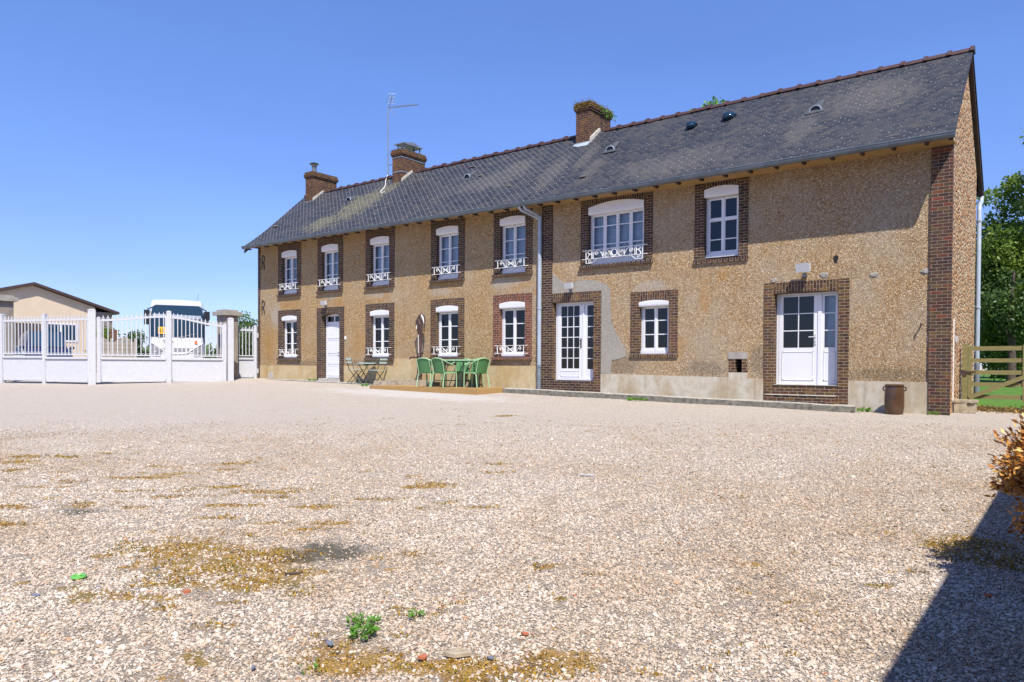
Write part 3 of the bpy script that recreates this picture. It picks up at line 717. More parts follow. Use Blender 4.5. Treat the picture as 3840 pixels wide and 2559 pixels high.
# downpipes
b = MB(); b.tube([(-11.12,-.71,5.74),(-11.09,-.66,5.64),(-10.93,-.3,5.52),(-10.84,-.12,5.44),(-10.80,-.085,5.36)], .045, 10)
b.tube([(-10.94,-.71,5.74),(-10.93,-.67,5.66),(-10.82,-.34,5.56),(-10.80,-.12,5.50),(-10.80,-.085,5.42)], .045, 10)
b.tube([(-10.80,-.085,5.5),(-10.80,-.085,1.0)], .062, 12); b.lathe([(.07,0),(.075,.05),(.065,.06)], (-10.80,-.085,4.62), 12); b.lathe([(.07,0),(.075,.05),(.065,.06)], (-10.80,-.085,2.72), 12)
p = b.build('downpipe', M['pipe'], HOUSE, smooth=True)
b = MB(); b.tube([(-10.80,-.085,1.0),(-10.80,-.085,.28)], .068, 12); b.lathe([(.08,0),(.08,.06),(.07,.07)], (-10.80,-.085,.98), 12); b.build('pipe_shoe', M['zinc'], p, smooth=True)
b = MB(); b.tube([(-.10,DEP+.64,5.68),(-.10,DEP+.56,5.52),(-.10,DEP+.16,5.36),(-.10,DEP+.08,5.2),(-.10,DEP+.08,1.1)], .055, 12); b.lathe([(.065,0),(.07,.05),(.06,.06)], (-.10,DEP+.08,4.9), 12); b.lathe([(.065,0),(.07,.05),(.06,.06)], (-.10,DEP+.08,2.6), 12)
p = b.build('downpipe', M['pipe'], HOUSE, smooth=True)
b = MB(); b.tube([(-.10,DEP+.08,1.15),(-.10,DEP+.08,.15)], .066, 12); b.build('pipe_shoe', M['slate_chip'], p, smooth=True)

# brick piers
b = MB(); b.box(-.545, -.145, -.045, .12, -.25, 5.745); b.build('brick_pier', M['brick_pier'], HOUSE)
b = MB(); b.box(-25.475, -25.34, -.03, .25, -.1, 5.95); b.build('brick_pier', M['brick'], HOUSE)
b = MB(); b.box(-10.765, -10.39, -.035, .22, .1, 5.80); b.build('brick_pier', M['brick'], HOUSE)

# plinth
b = MB()
for (a, c, za, zb) in ((-25.34,-21.52,.98,.98),(-19.895,-17.16,.98,.98),(-17.16,-15.3851,1.25,1.25),(-15.385,-13.87,1.0,1.0),(-13.87,-10.765,1.015,1.015),(-8.70,-4.975,.805,.752),(-4.975,-4.5,.875,.875),(-4.5,-4.095,.735,.72),(-2.15,-.545,.712,.70)):
    if a in (-25.34, -19.895, -15.385, -8.70, -2.15): b = MB()
    b.prism([(a,-.022,-.25),(c,-.022,-.25),(c,-.022,zb),(a,-.022,za)], (0, .05, 0))
    if c in (-21.52, -15.3851, -10.765, -4.095, -.545): b.build('plinth', M['plinth'] if a > -9 else M['plinth_ochre'], HOUSE)
b = MB(); pts = [(.21*math.cos(a), .26*math.sin(a)) for a in np.linspace(0, math.pi, 12)]
b.prism([(-24.55+p[0], -.03, .46+p[1]) for p in pts], (0, .02, 0)); b.build('cement_patch', M['mortar'], HOUSE)
# ventilation niche low in the wall
b = MB(); b.box(-4.985,-4.49,-.02,.2,1.215,1.38); nich = b.build('niche_lintel', M['concrete'], HOUSE)
b = MB(); b.box(-4.965,-4.81,-.016,.3,.86,1.213); b.box(-4.635,-4.495,-.016,.3,.86,1.213); b.build('brick_jamb', M['brick_warm'], nich)
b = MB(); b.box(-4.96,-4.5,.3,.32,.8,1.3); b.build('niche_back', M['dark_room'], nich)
# pale cement repair beside the glazed door
PT = [(-8.70,3.17),(-10.39,3.17),(-10.39,3.80),(-10.31,3.72),(-10.2,3.62),(-10.02,3.50),(-9.7,3.46),(-9.3,3.50),(-8.9,3.46),(-8.55,3.34),(-8.42,3.22),(-8.40,2.7),(-8.37,2.3),(-8.22,1.95),(-8.05,1.68),(-7.92,1.5),(-7.92,1.28),(-8.12,1.22),(-8.34,1.18),(-8.38,1.0),(-8.36,.803),(-8.70,.81)]
PT2 = []
for (p0, p1) in zip(PT, PT[1:]+PT[:1]):
    for k in range(5):
        t_ = k/5; j = .012 if 3 <= len(PT2)/5 <= 20 else 0
        PT2.append((p0[0]+(p1[0]-p0[0])*t_+random.uniform(-j, j), p0[1]+(p1[1]-p0[1])*t_+random.uniform(-j, j)))
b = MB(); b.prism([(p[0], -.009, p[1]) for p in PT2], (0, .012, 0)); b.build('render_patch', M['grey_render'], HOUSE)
# holes, blobs of mortar, iron nail, wall anchors
b = MB(); b.prism([(-2.46+.055*math.cos(a)*(1+.25*math.sin(3*a)), -.004, 3.52+.095*math.sin(a)) for a in np.linspace(0, 6.1, 11)], (0, .006, 0)); b.build('wall_hole', M['dark_room'], HOUSE)
for (x, z, r) in ((-1.65,3.10,.10),(-.64,3.10,.11),(-3.86,3.12,.10),(-2.72,3.17,.12),(-21.0,3.35,.08),(-19.1,5.05,.08),(-4.02,1.95,.06),(-20.72,3.55,.06)):
    b = MB(); N = 14; ring = []
    for k in range(N):
        a = 2*math.pi*k/N; q = r*(.75+.3*random.random()); ring.append((x+q*math.cos(a), -.001, z+q*.7*math.sin(a)))
    inn = [(x+(p[0]-x)*.6, -.012-.012*random.random(), z+(p[2]-z)*.55) for p in ring]
    b.add(ring+inn, [(k, (k+1) % N, N+(k+1) % N, N+k) for k in range(N)]+[tuple(range(N, 2*N))]); b.build('mortar_dab', M['grey_render'], HOUSE)
b = MB(); b.tube([(-.69,0,1.95),(-.69,-.12,1.94)], .018, 6); b.tube([(-.69,-.12,1.98),(-.69,-.12,1.90)], .016, 6); b.build('wall_hook', M['rust_iron'], HOUSE)
for zt in (5.60, 3.72):
    b = MB(); x = -25.19
    for pth in ([(x,0,zt),(x,0,zt-.58)], [(x,0,zt-.01),(x+.1,0,zt),(x+.17,0,zt-.06),(x+.19,0,zt-.15),(x+.15,0,zt-.24),(x+.03,0,zt-.28)], [(x+.05,0,zt-.28),(x+.13,0,zt-.36),(x+.17,0,zt-.46),(x+.18,0,zt-.58)]):
        b.tube([(q[0], -.025, q[2]) for q in pth], .016, 6)
    b.build('wall_anchor', M['dark_iron'], HOUSE)

# ---- windows
def arch(x0, x1, zs, zc, n=12):
    # points along a segmental arch from x0 to x1
    return [(x0+(x1-x0)*k/n, zs+(zc-zs)*(1-(2*k/n-1)**2)) for k in range(n+1)]
def surround(xo0, xo1, xi0, xi1, zb, zt, zs, zc, mat, parent, depth=.30, sill=True, sillh=.09, sillp=.09, y0=-.02):
    mb = MB()
    mb.box(xo0, xi0, y0, depth, zb, zt); mb.box(xi1, xo1, y0, depth, zb, zt)
    A = arch(xi0, xi1, zs, zc)
    for (p, q) in zip(A, A[1:]):
        mb.add([(p[0],y0,p[1]),(q[0],y0,q[1]),(q[0],y0,zt),(p[0],y0,zt)], [(0,1,2,3)], True)
        mb.add([(p[0],y0,p[1]),(p[0],depth,p[1]),(q[0],depth,q[1]),(q[0],y0,q[1])], [(0,1,2,3)], True)
    mb.add([(xi0,y0,zt),(xi1,y0,zt),(xi1,depth,zt),(xi0,depth,zt)], [(0,1,2,3)])
    o = mb.build('brick_surround', mat, parent)
    if sill:
        s_ = MB(); s_.prism([(xo0-.015,-sillp,zb-.005),(xo0-.015,-sillp,zb-.005+sillh*.8),(xo0-.015,.13,zb+sillh),(xo0-.015,.13,zb-.005)], (xo1-xo0+.03, 0, 0), True)
        s_.build('brick_sill', mat, parent)
    return o
def frame(x0, x1, zb, zt, y, cols, zbars, parent=None, name='window', fw=.055, cw=.05, mid=None, sillh=.07):
    """casement frame; cols = number of glass columns; zbars = heights of glazing bars"""
    mb = MB(); d0, d1 = y, y+.06
    mb.box(x0, x0+fw, d0, d1, zb, zt); mb.box(x1-fw, x1, d0, d1, zb, zt); mb.box(x0+fw, x1-fw, d0, d1, zt-fw, zt); mb.box(x0-.0, x1+.0, d0-.05, d1, zb-.02, zb+sillh)
    a, c = x0+fw, x1-fw; wcol = (c-a)/cols; panes = []
    for i in range(cols):
        xa, xb = a+i*wcol, a+(i+1)*wcol; e0, e1 = d0-.012, d1-.012
        mb.box(xa+.002, xa+cw, e0, e1, zb+sillh+.001, zt-fw-.001); mb.box(xb-cw, xb-.002, e0, e1, zb+sillh+.001, zt-fw-.001)
        mb.box(xa+cw, xb-cw, e0, e1, zb+sillh+.001, zb+sillh+cw+.02); mb.box(xa+cw, xb-cw, e0, e1, zt-fw-cw, zt-fw-.001)
        for zz in zbars: mb.box(xa+cw, xb-cw, e0+.012, e1-.01, zz-.013, zz+.013)
        panes.append((xa+cw, xb-cw, zb+sillh+cw, zt-fw-cw))
    if cols == 2: mb.box((a+c)/2-.022, (a+c)/2+.022, d0-.028, d0-.013, zb+sillh+.02, zt-fw-.01)
    if cols == 4: mb.box((a+c)/2-.025, (a+c)/2+.025, d0-.028, d0-.013, zb+sillh+.02, zt-fw-.01)
    if mid: mb.box(a, c, d0-.02, d1-.005, mid-.045, mid+.045)
    o = mb.build(name, M['white_pvc'], parent)
    for (xa, xb, za, zc) in panes:
        g = MB(); g.add([(xa-.01,y+.022,za-.03),(xb+.01,y+.022,za-.03),(xb+.01,y+.022,zc+.02),(xa-.01,y+.022,zc+.02)], [(0,1,2,3)]); g.build('pane', M['glass'], o)
    return o
def shutter_box(x0, x1, zb, zs, zc, parent, y0=-.035, y1=.13):
    mb = MB(); A = arch(x0+.004, x1-.004, zs, zc, 14); n = len(A)
    prof = [(y1, zb), (y0+.035, zb), (y0+.01, zb+.012), (y0, zb+.045)]
    vs = [(x, y, z) for (y, z) in prof for x in (x0+.004, x1-.004)]
    fs = [(2*k, 2*k+1, 2*k+3, 2*k+2) for k in range(3)]
    mb.add(vs, fs)
    F = [(x0+.004, y0, zb+.045)]+[(a[0], y0, a[1]) for a in A]+[(x1-.004, y0, zb+.045)]
    mb.add(F, [tuple(range(len(F)-1, -1, -1))])
    for k in range(n-1): mb.add([(A[k][0],y0,A[k][1]),(A[k+1][0],y0,A[k+1][1]),(A[k+1][0],y1,A[k+1][1]),(A[k][0],y1,A[k][1])], [(0,1,2,3)])
    for x in (x0+.004, x1-.004): mb.add([(x,y,z) for (y, z) in prof]+[(x,y0,zs),(x,y1,zs)], [tuple(range(6))])
    mb.box(x0+.006, x1-.006, y0-.003, y0, zs-.045, zs-.038)
    return mb.build('shutter_box', M['white_pvc'], parent)
def spiral(cx, cz, r, a0, turns, y, n=18, sgn=1):
    return [(cx+r*(1-k/n*.8)*math.cos(a0+sgn*turns*2*math.pi*k/n), y, cz+r*(1-k/n*.8)*math.sin(a0+sgn*turns*2*math.pi*k/n)) for k in range(n+1)]
def railing(x0, x1, z0, z1, parent, big=False):
    mb = MB(); y = -.085; r = .0105; c = (x0+x1)/2; h = z1-z0; pz = .11 if not big else .115
    mb.beam((x0,y,z1),(x1,y,z1), .03, .014); mb.beam((x0,y,z0),(x1,y,z0), .026, .012)
    pa, pb = x0+pz, x1-pz
    for x in (pa, pb): mb.beam((x,y,z0-(.12 if big else 0)),(x,y,z1), .016, .022, (0,1,0))
    for x in (x0, x1):
        for z in (z1, z0): mb.tube([(x,y,z),(x,.0,z)], .012, 6)
    if not big:
        d = .175; a1, a2 = c-d, c+d
        for x in (a1, a2): mb.beam((x,y,z0),(x,y,z1), .012, .014, (0,1,0))
        mb.tube([(a1,y,z0),(a2,y,z1)], r, 5); mb.tube([(a1,y,z1),(a2,y,z0)], r, 5)
        for s_ in (-1, 1):
            mb.tube(spiral(c+s_*.075, z0+h*.5, .055, math.pi if s_ > 0 else 0, 1.25, y, sgn=s_), r*.8, 5)
            cx = c+s_*(d+(pb-a2)*.55)
            mb.tube(spiral(cx, z0+h*.66, .062, -math.pi/2, 1.3, y, sgn=s_), r*.85, 5)
            mb.tube([(a2 if s_ > 0 else a1,y,z0),(c+s_*(d+.05),y,z0+h*.2),(cx-s_*.03,y,z0+h*.75),(cx+s_*.03,y,z1-.01)], r*.85, 5)
    else:
        # panels: mirrored R | scroll | lozenge | C | lozenge | scroll | R
        for s_ in (-1, 1):
            q = pb if s_ > 0 else pa; x2 = q-s_*.235
            mb.beam((x2,y,z0),(x2,y,z1), .014, .016, (0,1,0))
            lx = q-s_*.19
            L = lambda u, v: (lx+s_*u, y, z0+v*h)
            mb.tube([L(0,.04),L(0,.96)], r*1.25, 6)
            mb.tube([L(0,.95),L(.085,.93),L(.13,.82),L(.12,.66),L(.07,.56),L(0,.53)], r*1.25, 6)
            mb.tube([L(.05,.54),L(.105,.40),L(.13,.2),L(.14,.05)], r*1.25, 6)
            x3 = q-s_*.56; mb.beam((x3,y,z0),(x3,y,z1), .014, .016, (0,1,0))
            cx = q-s_*.35
            mb.tube(spiral(cx, z0+h*.62, .07, math.pi/2, 1.4, y, sgn=-s_), r, 5)
            mb.tube([(cx,y,z0+h*.62+.07),(cx-s_*.08,y,z0+h*.9),(cx-s_*.16,y,z0+h*.55),(x3,y,z0+.02)], r, 5)
            x4 = c+s_*.13
            mc_ = (x3+x4)/2; dx = (x3-x4)/2
            mb.tube([(mc_-dx,y,z0+h*.5),(mc_,y,z1-.01),(mc_+dx,y,z0+h*.5),(mc_,y,z0+.01)], r*.9, 5, closed=True)
            mb.tube(spiral(mc_, z0+h*.5, .05, 0, 1.3, y, sgn=s_), r*.8, 5)
            # lower brackets with scroll
            mb.tube([(q,y,z0-.12),(q-s_*.2,y,z0-.12),(q-s_*.36,y,z0)], r*.9, 5); mb.tube(spiral(q-s_*.12, z0-.055, .055, 0, 1.2, y, sgn=s_), r*.8, 5)
        mb.tube([(c+.11*math.cos(a),y,z0+h*.5+.118*math.sin(a)) for a in np.linspace(0, 2*math.pi, 20)[:-1]], r*.8, 5, closed=True)
        mb.tube([(c+.02+.085*math.cos(a),y,z0+h*.5+.09*math.sin(a)) for a in np.linspace(.75, 2*math.pi-.75, 14)], r*1.5, 6)
        for s_ in (-1, 1): mb.tube([(c+s_*.2,y,z1),(c+s_*.09,y,z0+h*.5),(c+s_*.2,y,z0)], r*.8, 5)
    return mb.build('window_guard', M['white_iron'], parent)
def curtain(x0, x1, z0, z1, y, parent, amp=.018):
    mb = MB(); n = max(6, int((x1-x0)/.035)); vs = []; 
    for k in range(n+1):
        x = x0+(x1-x0)*k/n; yy = y+amp*math.sin(k*1.25)+amp*.5*math.sin(k*.41)
        vs += [(x, yy, z0), (x, yy, z1)]
    mb.add(vs, [(2*k, 2*k+2, 2*k+3, 2*k+1) for k in range(n)])
    return mb.build('curtain', M['curtain'], parent, smooth=True)

def std_window(cx, upper, mat):
    xi0, xi1, xo0, xo1 = cx-.497, cx+.497, cx-.757, cx+.757
    if upper: zb, zt, zs, zc, bb, fb = 3.81, 5.745+.21*min(1,(-6.5-cx)/13)-.002, 5.60, 5.657, 5.40, 3.935
    else: zb, zt, zs, zc, bb, fb = 1.215, 3.245, 2.965, 3.015, 2.80, 1.315
    gl0, gl1 = fb+.12, bb-.02; rh = (gl1-gl0)/3
    o = frame(xi0, xi1, fb, bb+.05, .13, 2, (gl0+rh, gl0+2*rh), HOUSE)
    surround(xo0, xo1, xi0, xi1, zb, zt, zs, zc, mat, o)
    shutter_box(xi0, xi1, bb, zs, zc, o)
    if upper: railing(cx-.635, cx+.61, 4.075, 4.312, o)
    else: railing(cx-.635, cx+.61, 1.395, 1.645, o)
    return o
for i, cx in enumerate(WLEFT):
    o = std_window(cx, True, M['brick']); curtain(cx-.45, cx+.45, 3.95, 5.45, .26, o)
for i, cx in enumerate((WLEFT[0], WLEFT[2], WLEFT[3], WLEFT[4])):
    o = std_window(cx, False, (M['brick'], M['brick'], M['brick_warm'], M['brick_red'])[i] if i != 0 else M['brick'])
    if i == 2:
        v = MB(); v.lathe([(.04,0),(.07,.06),(.075,.2),(.04,.3),(.05,.34)], (cx-.05,.3,1.5), 12); v.build('jug', M['zinc'], o, smooth=True)
# big window with letters
o = frame(-9.143, -7.375, 3.955, 5.40, .13, 4, (5.01, 4.49), HOUSE)
surround(-9.40, -7.12, -9.143, -7.375, 3.82, 5.775, 5.55, 5.665, M['brick'], o, sillh=.115)
shutter_box(-9.143, -7.375, 5.345, 5.55, 5.66, o); railing(-9.285, -7.265, 4.078, 4.325, o, True); curtain(-9.1, -7.4, 3.97, 5.45, .27, o)
# upper right window without a guard
o = frame(-5.66, -4.754, 3.85, 5.41, .15, 2, (4.29,), HOUSE, mid=4.80)
surround(-5.916, -4.516, -5.66, -4.754, 3.685, 5.742, 5.56, 5.625, M['brick'], o, sillh=.115, sillp=.05)
shutter_box(-5.66, -4.754, 5.365, 5.56, 5.62, o)
# lower right window
gl0, gl1 = 1.49, 2.63
o = frame(-7.51, -6.625, 1.385, 2.70, .15, 2, (1.89, 2.27), HOUSE)
surround(-7.76, -6.37, -7.51, -6.625, 1.255, 3.055, 2.768, 2.815, M['brick_warm'], o, sillh=.115, sillp=.04)
shutter_box(-7.51, -6.625, 2.645, 2.768, 2.812, o)

# ---- doors
def door_panel(mb, x0, x1, z0, z1, y):   # raised panel
    mb.prism([(x0,y,z0),(x1,y,z0),(x1,y,z1),(x0,y,z1)], (0, -.004, 0))
    for (a, c, e, f_) in ((x0,x1,z0,z0+.018),(x0,x1,z1-.018,z1),(x0,x0+.018,z0,z1),(x1-.018,x1,z0,z1)): mb.box(a, c, y-.012, y-.004, e, f_)
def panes(o, x0, x1, z0, z1, nc, nr, y, bar=.022):
    g = MB(); g.add([(x0,y,z0),(x1,y,z0),(x1,y,z1),(x0,y,z1)], [(0,1,2,3)]); g.build('pane', M['glass'], o)
    if nc == 1:
        for j in range(1, nr):
            z = z0+(z1-z0)*j/nr; b_ = MB(); b_.box(x0, x1, y-.012, y+.011, z-bar/2, z+bar/2); b_.build('glazing_bar', M['white_pvc'], o)
        return
    b_ = MB()
    for i in range(1, nc): x = x0+(x1-x0)*i/nc; b_.box(x-bar/2, x+bar/2, y-.014, y+.012, z0, z1)
    for j in range(1, nr): z = z0+(z1-z0)*j/nr; b_.box(x0, x1, y-.012, y+.011, z-bar/2, z+bar/2)
    b_.build('glazing_bar', M['white_pvc'], o)
def leaf_frame(mb, x0, x1, z0, z1, gx0, gx1, gz0, gz1, y0, y1):
    mb.box(x0, gx0, y0, y1, z0, z1); mb.box(gx1, x1, y0, y1, z0, z1); mb.box(gx0, gx1, y0, y1, z0, gz0); mb.box(gx0, gx1, y0, y1, gz1, z1)
# right entrance: half-glazed leaf and side light
y = .22; mb = MB()
mb.box(-3.86,-3.80,y,y+.07,.60,2.80); mb.box(-2.452,-2.39,y,y+.07,.60,2.80); mb.box(-3.80,-2.452,y,y+.07,2.755,2.80)
leaf_frame(mb, -3.795, -2.885, .60, 2.75, -3.70, -2.985, 1.485, 2.72, y-.01, y+.05)
leaf_frame(mb, -2.80, -2.455, .60, 2.75, -2.745, -2.50, 1.485, 2.705, y-.005, y+.05)
mb.box(-2.885,-2.80,y-.03,y+.05,.60,2.75)
door_panel(mb, -3.715, -2.985, .70, 1.395, y-.01); door_panel(mb, -2.755, -2.50, .70, 1.39, y-.005)
door = mb.build('door', M['white_pvc'], HOUSE)
panes(door, -3.70, -2.985, 1.485, 2.72, 2, 3, y+.02); panes(door, -2.745, -2.50, 1.485, 2.705, 1, 3, y+.02)
h = MB(); h.box(-2.965,-2.925,y-.032,y-.01,1.56,1.80); h.tube([(-2.945,y-.03,1.74),(-2.945,y-.075,1.74),(-3.08,y-.08,1.735)], .013, 8); h.tube([(-2.945,y-.033,1.64),(-2.945,y-.05,1.64)], .015, 8); h.build('handle', M['white'], door, smooth=True)
curtain(-2.78, -2.46, 1.4, 2.75, y+.12, door)
surround(-4.095, -2.15, -3.856, -2.39, .12, 3.06, 2.79, 2.815, M['brick_warm'], door, sill=False, depth=.32)
b = MB(); b.box(-3.85,-2.395,-.02,.30,.1,.585); b.box(-3.97,-2.40,-.27,-.0205,.0,.345); b.build('door_step', M['brick_warm'], HOUSE)
b = MB(); b.box(-3.855,-2.393,-.04,.22,.586,.60); b.box(-3.98,-2.39,-.285,-.0205,.346,.36); b.build('step_tread', M['mortar'], HOUSE)
# glazed door by the downpipe
y = .17; mb = MB()
mb.box(-10.385,-10.32,y,y+.07,.585,2.895); mb.box(-9.02,-8.955,y,y+.07,.585,2.895); mb.box(-10.32,-9.02,y,y+.07,2.83,2.895)
leaf_frame(mb, -10.315, -9.42, .59, 2.825, -10.175, -9.53, .945, 2.79, y-.01, y+.05)
leaf_frame(mb, -9.36, -9.025, .59, 2.825, -9.27, -9.06, .93, 2.785, y-.005, y+.05)
mb.box(-9.42,-9.36,y-.03,y+.05,.59,2.825); mb.box(-10.29,-9.05,y-.04,y-.011,.60,.66)
door_panel(mb, -10.175, -9.53, .70, .88, y-.01)
door = mb.build('door', M['white_pvc'], HOUSE)
panes(door, -10.175, -9.53, .945, 2.79, 3, 6, y+.02); panes(door, -9.27, -9.06, .93, 2.785, 1, 6, y+.02)
h = MB(); h.box(-9.485,-9.455,y-.03,y-.01,1.55,1.83); h.tube([(-9.47,y-.03,1.76),(-9.47,y-.07,1.76),(-9.56,y-.075,1.75)], .012, 8); h.build('handle', M['dark_iron'], door, smooth=True)
mb = MB(); mb.box(-8.95,-8.705,-.02,.28,.3,3.165); mb.box(-10.387,-8.951,-.021,.28,2.90,3.163, True); mb.box(-10.388,-10.36,.0,.169,.45,2.899)
mb.build('brick_surround', M['brick_warm'], door)
b = MB(); b.box(-10.385,-8.95,-.05,.25,.2,.575, False); b.build('door_step', M['brick'], HOUSE)
# small panelled door in the left part
y = .2; mb = MB(); xa, xb = -21.22, -20.20
mb.box(xa,xa+.06,y,y+.07,.50,2.97); mb.box(xb-.06,xb,y,y+.07,.50,2.97); mb.box(xa+.06,xb-.06,y,y+.07,2.90,3.0); mb.box(xa+.06,xb-.06,y,y+.07,2.62,2.69)
mb.box(xa+.065,xb-.065,y+.01,y+.05,.52,2.618)
for (za, zb_) in ((.60,1.0),(1.06,1.42),(1.48,2.0),(2.05,2.56)): door_panel(mb, xa+.14, xb-.14, za, zb_, y+.01)
mb.box((xa+xb)/2-.025,(xa+xb)/2+.025,y,y+.05,2.69,2.90)
door = mb.build('door', M['white_pvc'], HOUSE); panes(door, xa+.06, xb-.06, 2.69, 2.90, 1, 1, y+.03)
h = MB(); h.tube([(-20.36,y,1.5),(-20.36,y-.05,1.5),(-20.46,y-.055,1.5)], .012, 8); h.build('handle', M['zinc'], door, smooth=True)
surround(-21.52, -19.90, -21.26, -20.16, .2, 3.235, 2.90, 2.99, M['brick'], door, sill=False)
b = MB(); b.box(-21.3,-20.12,-.12,.3,.3,.50); b.build('door_step', M['mortar'], HOUSE)
b = MB(); b.box(-19.85,-19.78,-.03,0,1.98,2.10); b.box(-19.84,-19.79,-.035,-.03,2.0,2.08); b.build('wall_socket', M['white_iron'], HOUSE)
# cable duct and box on the gable
b = MB(); b.box(-.205,-.15,.62,.70,.02,2.10); b.build('cable_duct', M['white_iron'], HOUSE)
b = MB(); b.box(-.20,-.12,.98,1.10,1.60,1.73); b.build('junction_box', M['white'], HOUSE)

# ---- chimneys
def chimney(xa, xb, zt, band, mossy):
    ya, yb = 1.93, 3.23; mb = MB(); zb = 7.9
    mb.box(xa, xb, ya, yb, zb, zt-.26)
    for (g, z0, z1) in ((.035, zt-.26, zt-.20), (.06, zt-.20, zt-.10), (.03, zt-.10, zt)): mb.box(xa-g, xb+g, ya-g, yb+g, z0, z1)
    o = mb.build('chimney', M['brick_chimney'], HOUSE)
    # mortar fillet, front flashing
    f_ = MB(); xs = xb+.003
    f_.prism([(xs,ya-.02,roofz(ya)+.03),(xs,RY+.05,RZ+.03),(xs,RY+.02,RZ+.16),(xs,ya,roofz(ya)+.2)], (.06,0,0)); f_.build('mortar_fillet', M['mortar'], o)
    f_ = MB(); f_.box(xa-.03,xb+.02,ya-.022,ya-.003,roofz(ya)-.05,roofz(ya)+.07); f_.prism([(xa-.05,ya-.02,roofz(ya-.02)+.05),(xb+.03,ya-.02,roofz(ya-.02)+.05),(xb+.0,ya-.17,roofz(ya-.17)+.045),(xa-.08,ya-.17,roofz(ya-.17)+.045)], (0,0,.01)); f_.build('flashing', M['pipe'], o)
    return o
C1 = chimney(-10.83, -10.31, 9.44, False, True); C2 = chimney(-19.35, -18.84, 9.46, True, False); C3 = chimney(-24.85, -24.35, 9.45, False, False)
def moss_cap(par, xa, xb, zt, n, s, mat):
    P = np.stack([rng.uniform(xa-.06, xb+.06, n), rng.uniform(1.87, 3.29, n), zt-.06+rng.normal(0, .06, n)], -1)
    side = rng.random(n) < .55; P[side, 0] = np.where(rng.random(side.sum()) < .75, xb+.06, xa-.06)+rng.normal(0, .015, side.sum()); 
    fr = rng.random(n) < .25; P[fr, 1] = 1.86; P[fr, 0] = rng.uniform(xa-.05, xb+.05, fr.sum())
    return leaves('moss', P, s, mat, par, up=.0)
M['moss'] = mat_leaf('moss', [(.09,.055,.012),(.19,.115,.018),(.28,.18,.03),(.15,.13,.03)], .05, .9)
moss_cap(C1, -10.83, -10.31, 9.43, 2200, .035, M['moss']); moss_cap(C2, -19.35, -18.84, 9.44, 500, .03, M['moss']); moss_cap(C3, -24.85, -24.35, 9.43, 500, .03, M['moss'])
P = np.stack([-10.25+rng.normal(0,.03,200), rng.uniform(2.4,3.35,200), 9.30+rng.normal(0,.05,200)], -1); leaves('fern', P, .10, M['leaf_bright'], C1, .3)
# cowls
b = MB(); b.prism([(-19.3,2.0,9.465),(-18.89,2.0,9.465),(-18.89,3.15,9.465),(-19.3,3.15,9.465)], (0,0,.03))
for x in (-19.27,-18.94):
    for yy in (2.12, 2.98): b.box(x, x+.04, yy, yy+.04, 9.495, 9.72)
b.prism([(-19.36,2.02,9.72),(-19.36,2.55,9.83),(-19.36,3.1,9.72),(-19.36,3.1,9.69),(-19.36,2.02,9.69)], (.53,0,0)); b.build('cowl', M['zinc'], C2)
b = MB()
for z in (9.12, 8.55): b.box(-19.362,-18.828,1.918,3.242,z,z+.045)
b.build('steel_band', M['zinc'], C2)
b = MB(); b.lathe([(.10,9.45),(.10,9.72),(.125,9.76)], (-24.6,2.2,0), 14); 
for k in range(4): a = k*math.pi/2+.4; b.tube([(-24.6+.1*math.cos(a),2.2+.1*math.sin(a),9.7),(-24.6+.15*math.cos(a),2.2+.15*math.sin(a),9.85)], .01, 5)
o = b.build('flue', M['zinc'], C3, smooth=True)
b = MB(); b.lathe([(.20,9.83),(.205,9.86),(.10,9.90),(.02,9.92)], (-24.6,2.2,0), 16); b.build('flue_cap', M['black'], C3, smooth=True)
b = MB(); b.sphere((-24.6,2.75,9.46), .09, .09, .06, 8); b.build('flue_stub', M['white_iron'], C3, smooth=True)

# roof vents
def roof_vent(x, y):
    z = roofz(y)+.035+lift(x)*.65; mb = MB(); N = 10; r = .14; vs = []; 
    for k in range(N+1):
        a = math.pi*k/N; vs.append((x+r*math.cos(a), y, z-.01+.13*math.sin(a)))
    bk = [(x+r*.75*math.cos(math.pi*k/N), y+.42, roofz(y+.42)+.034+.01*math.sin(math.pi*k/N)) for k in range(N+1)]
    mb.add(vs+bk, [(k, k+1, k+N+2, k+N+1) for k in range(N)])
    mb.prism([(x-.24,y-.1,roofz(y-.1)+.04),(x+.24,y-.1,roofz(y-.1)+.04),(x+.22,y+.02,roofz(y+.02)+.04),(x-.22,y+.02,roofz(y+.02)+.04)], (0,0,.006))
    ring = [(x+(r-.012)*math.cos(math.pi*k/N), y-.004, z-.01+.12*math.sin(math.pi*k/N)) for k in range(N+1)]
    mb.tube([(x+r*math.cos(math.pi*k/N), y, z-.01+.13*math.sin(math.pi*k/N)) for k in range(N+1)], .012, 5)
    o = mb.build('roof_vent', M['lead'], ROOF, smooth=True)
    rm = MB(); rm.tube([(x+r*math.cos(math.pi*k/N), y-.012, z-.01+.13*math.sin(math.pi*k/N)) for k in range(N+1)], .014, 5); rm.build('vent_rim', M['pipe'], o)
    g = MB(); g.add([(p[0], p[1]+.02, p[2]) for p in ring], [tuple(range(N+1))]); g.build('vent_opening', M['black'], o)
for (x, y) in ((-3.25,1.12),(-9.15,1.20),(-14.86,1.24),(-21.22,1.30)): roof_vent(x, y)
for (x, y, s) in ((-6.71,1.57,.8),(-5.63,1.61,1.0)):
    z = roofz(y)+.06; mb = MB(); mb.sphere((x, y, z+.03), .20*s, .26*s, .10*s, 8); mb.sphere((x, y-.12*s, z-.02), .17*s, .14*s, .10*s, 8); mb.build('tile_vent', M['darkglass'], ROOF, smooth=True)
b = MB(); b.sphere((-24.9,.46,roofz(.46)+.08), .16, .1, .02, 6)
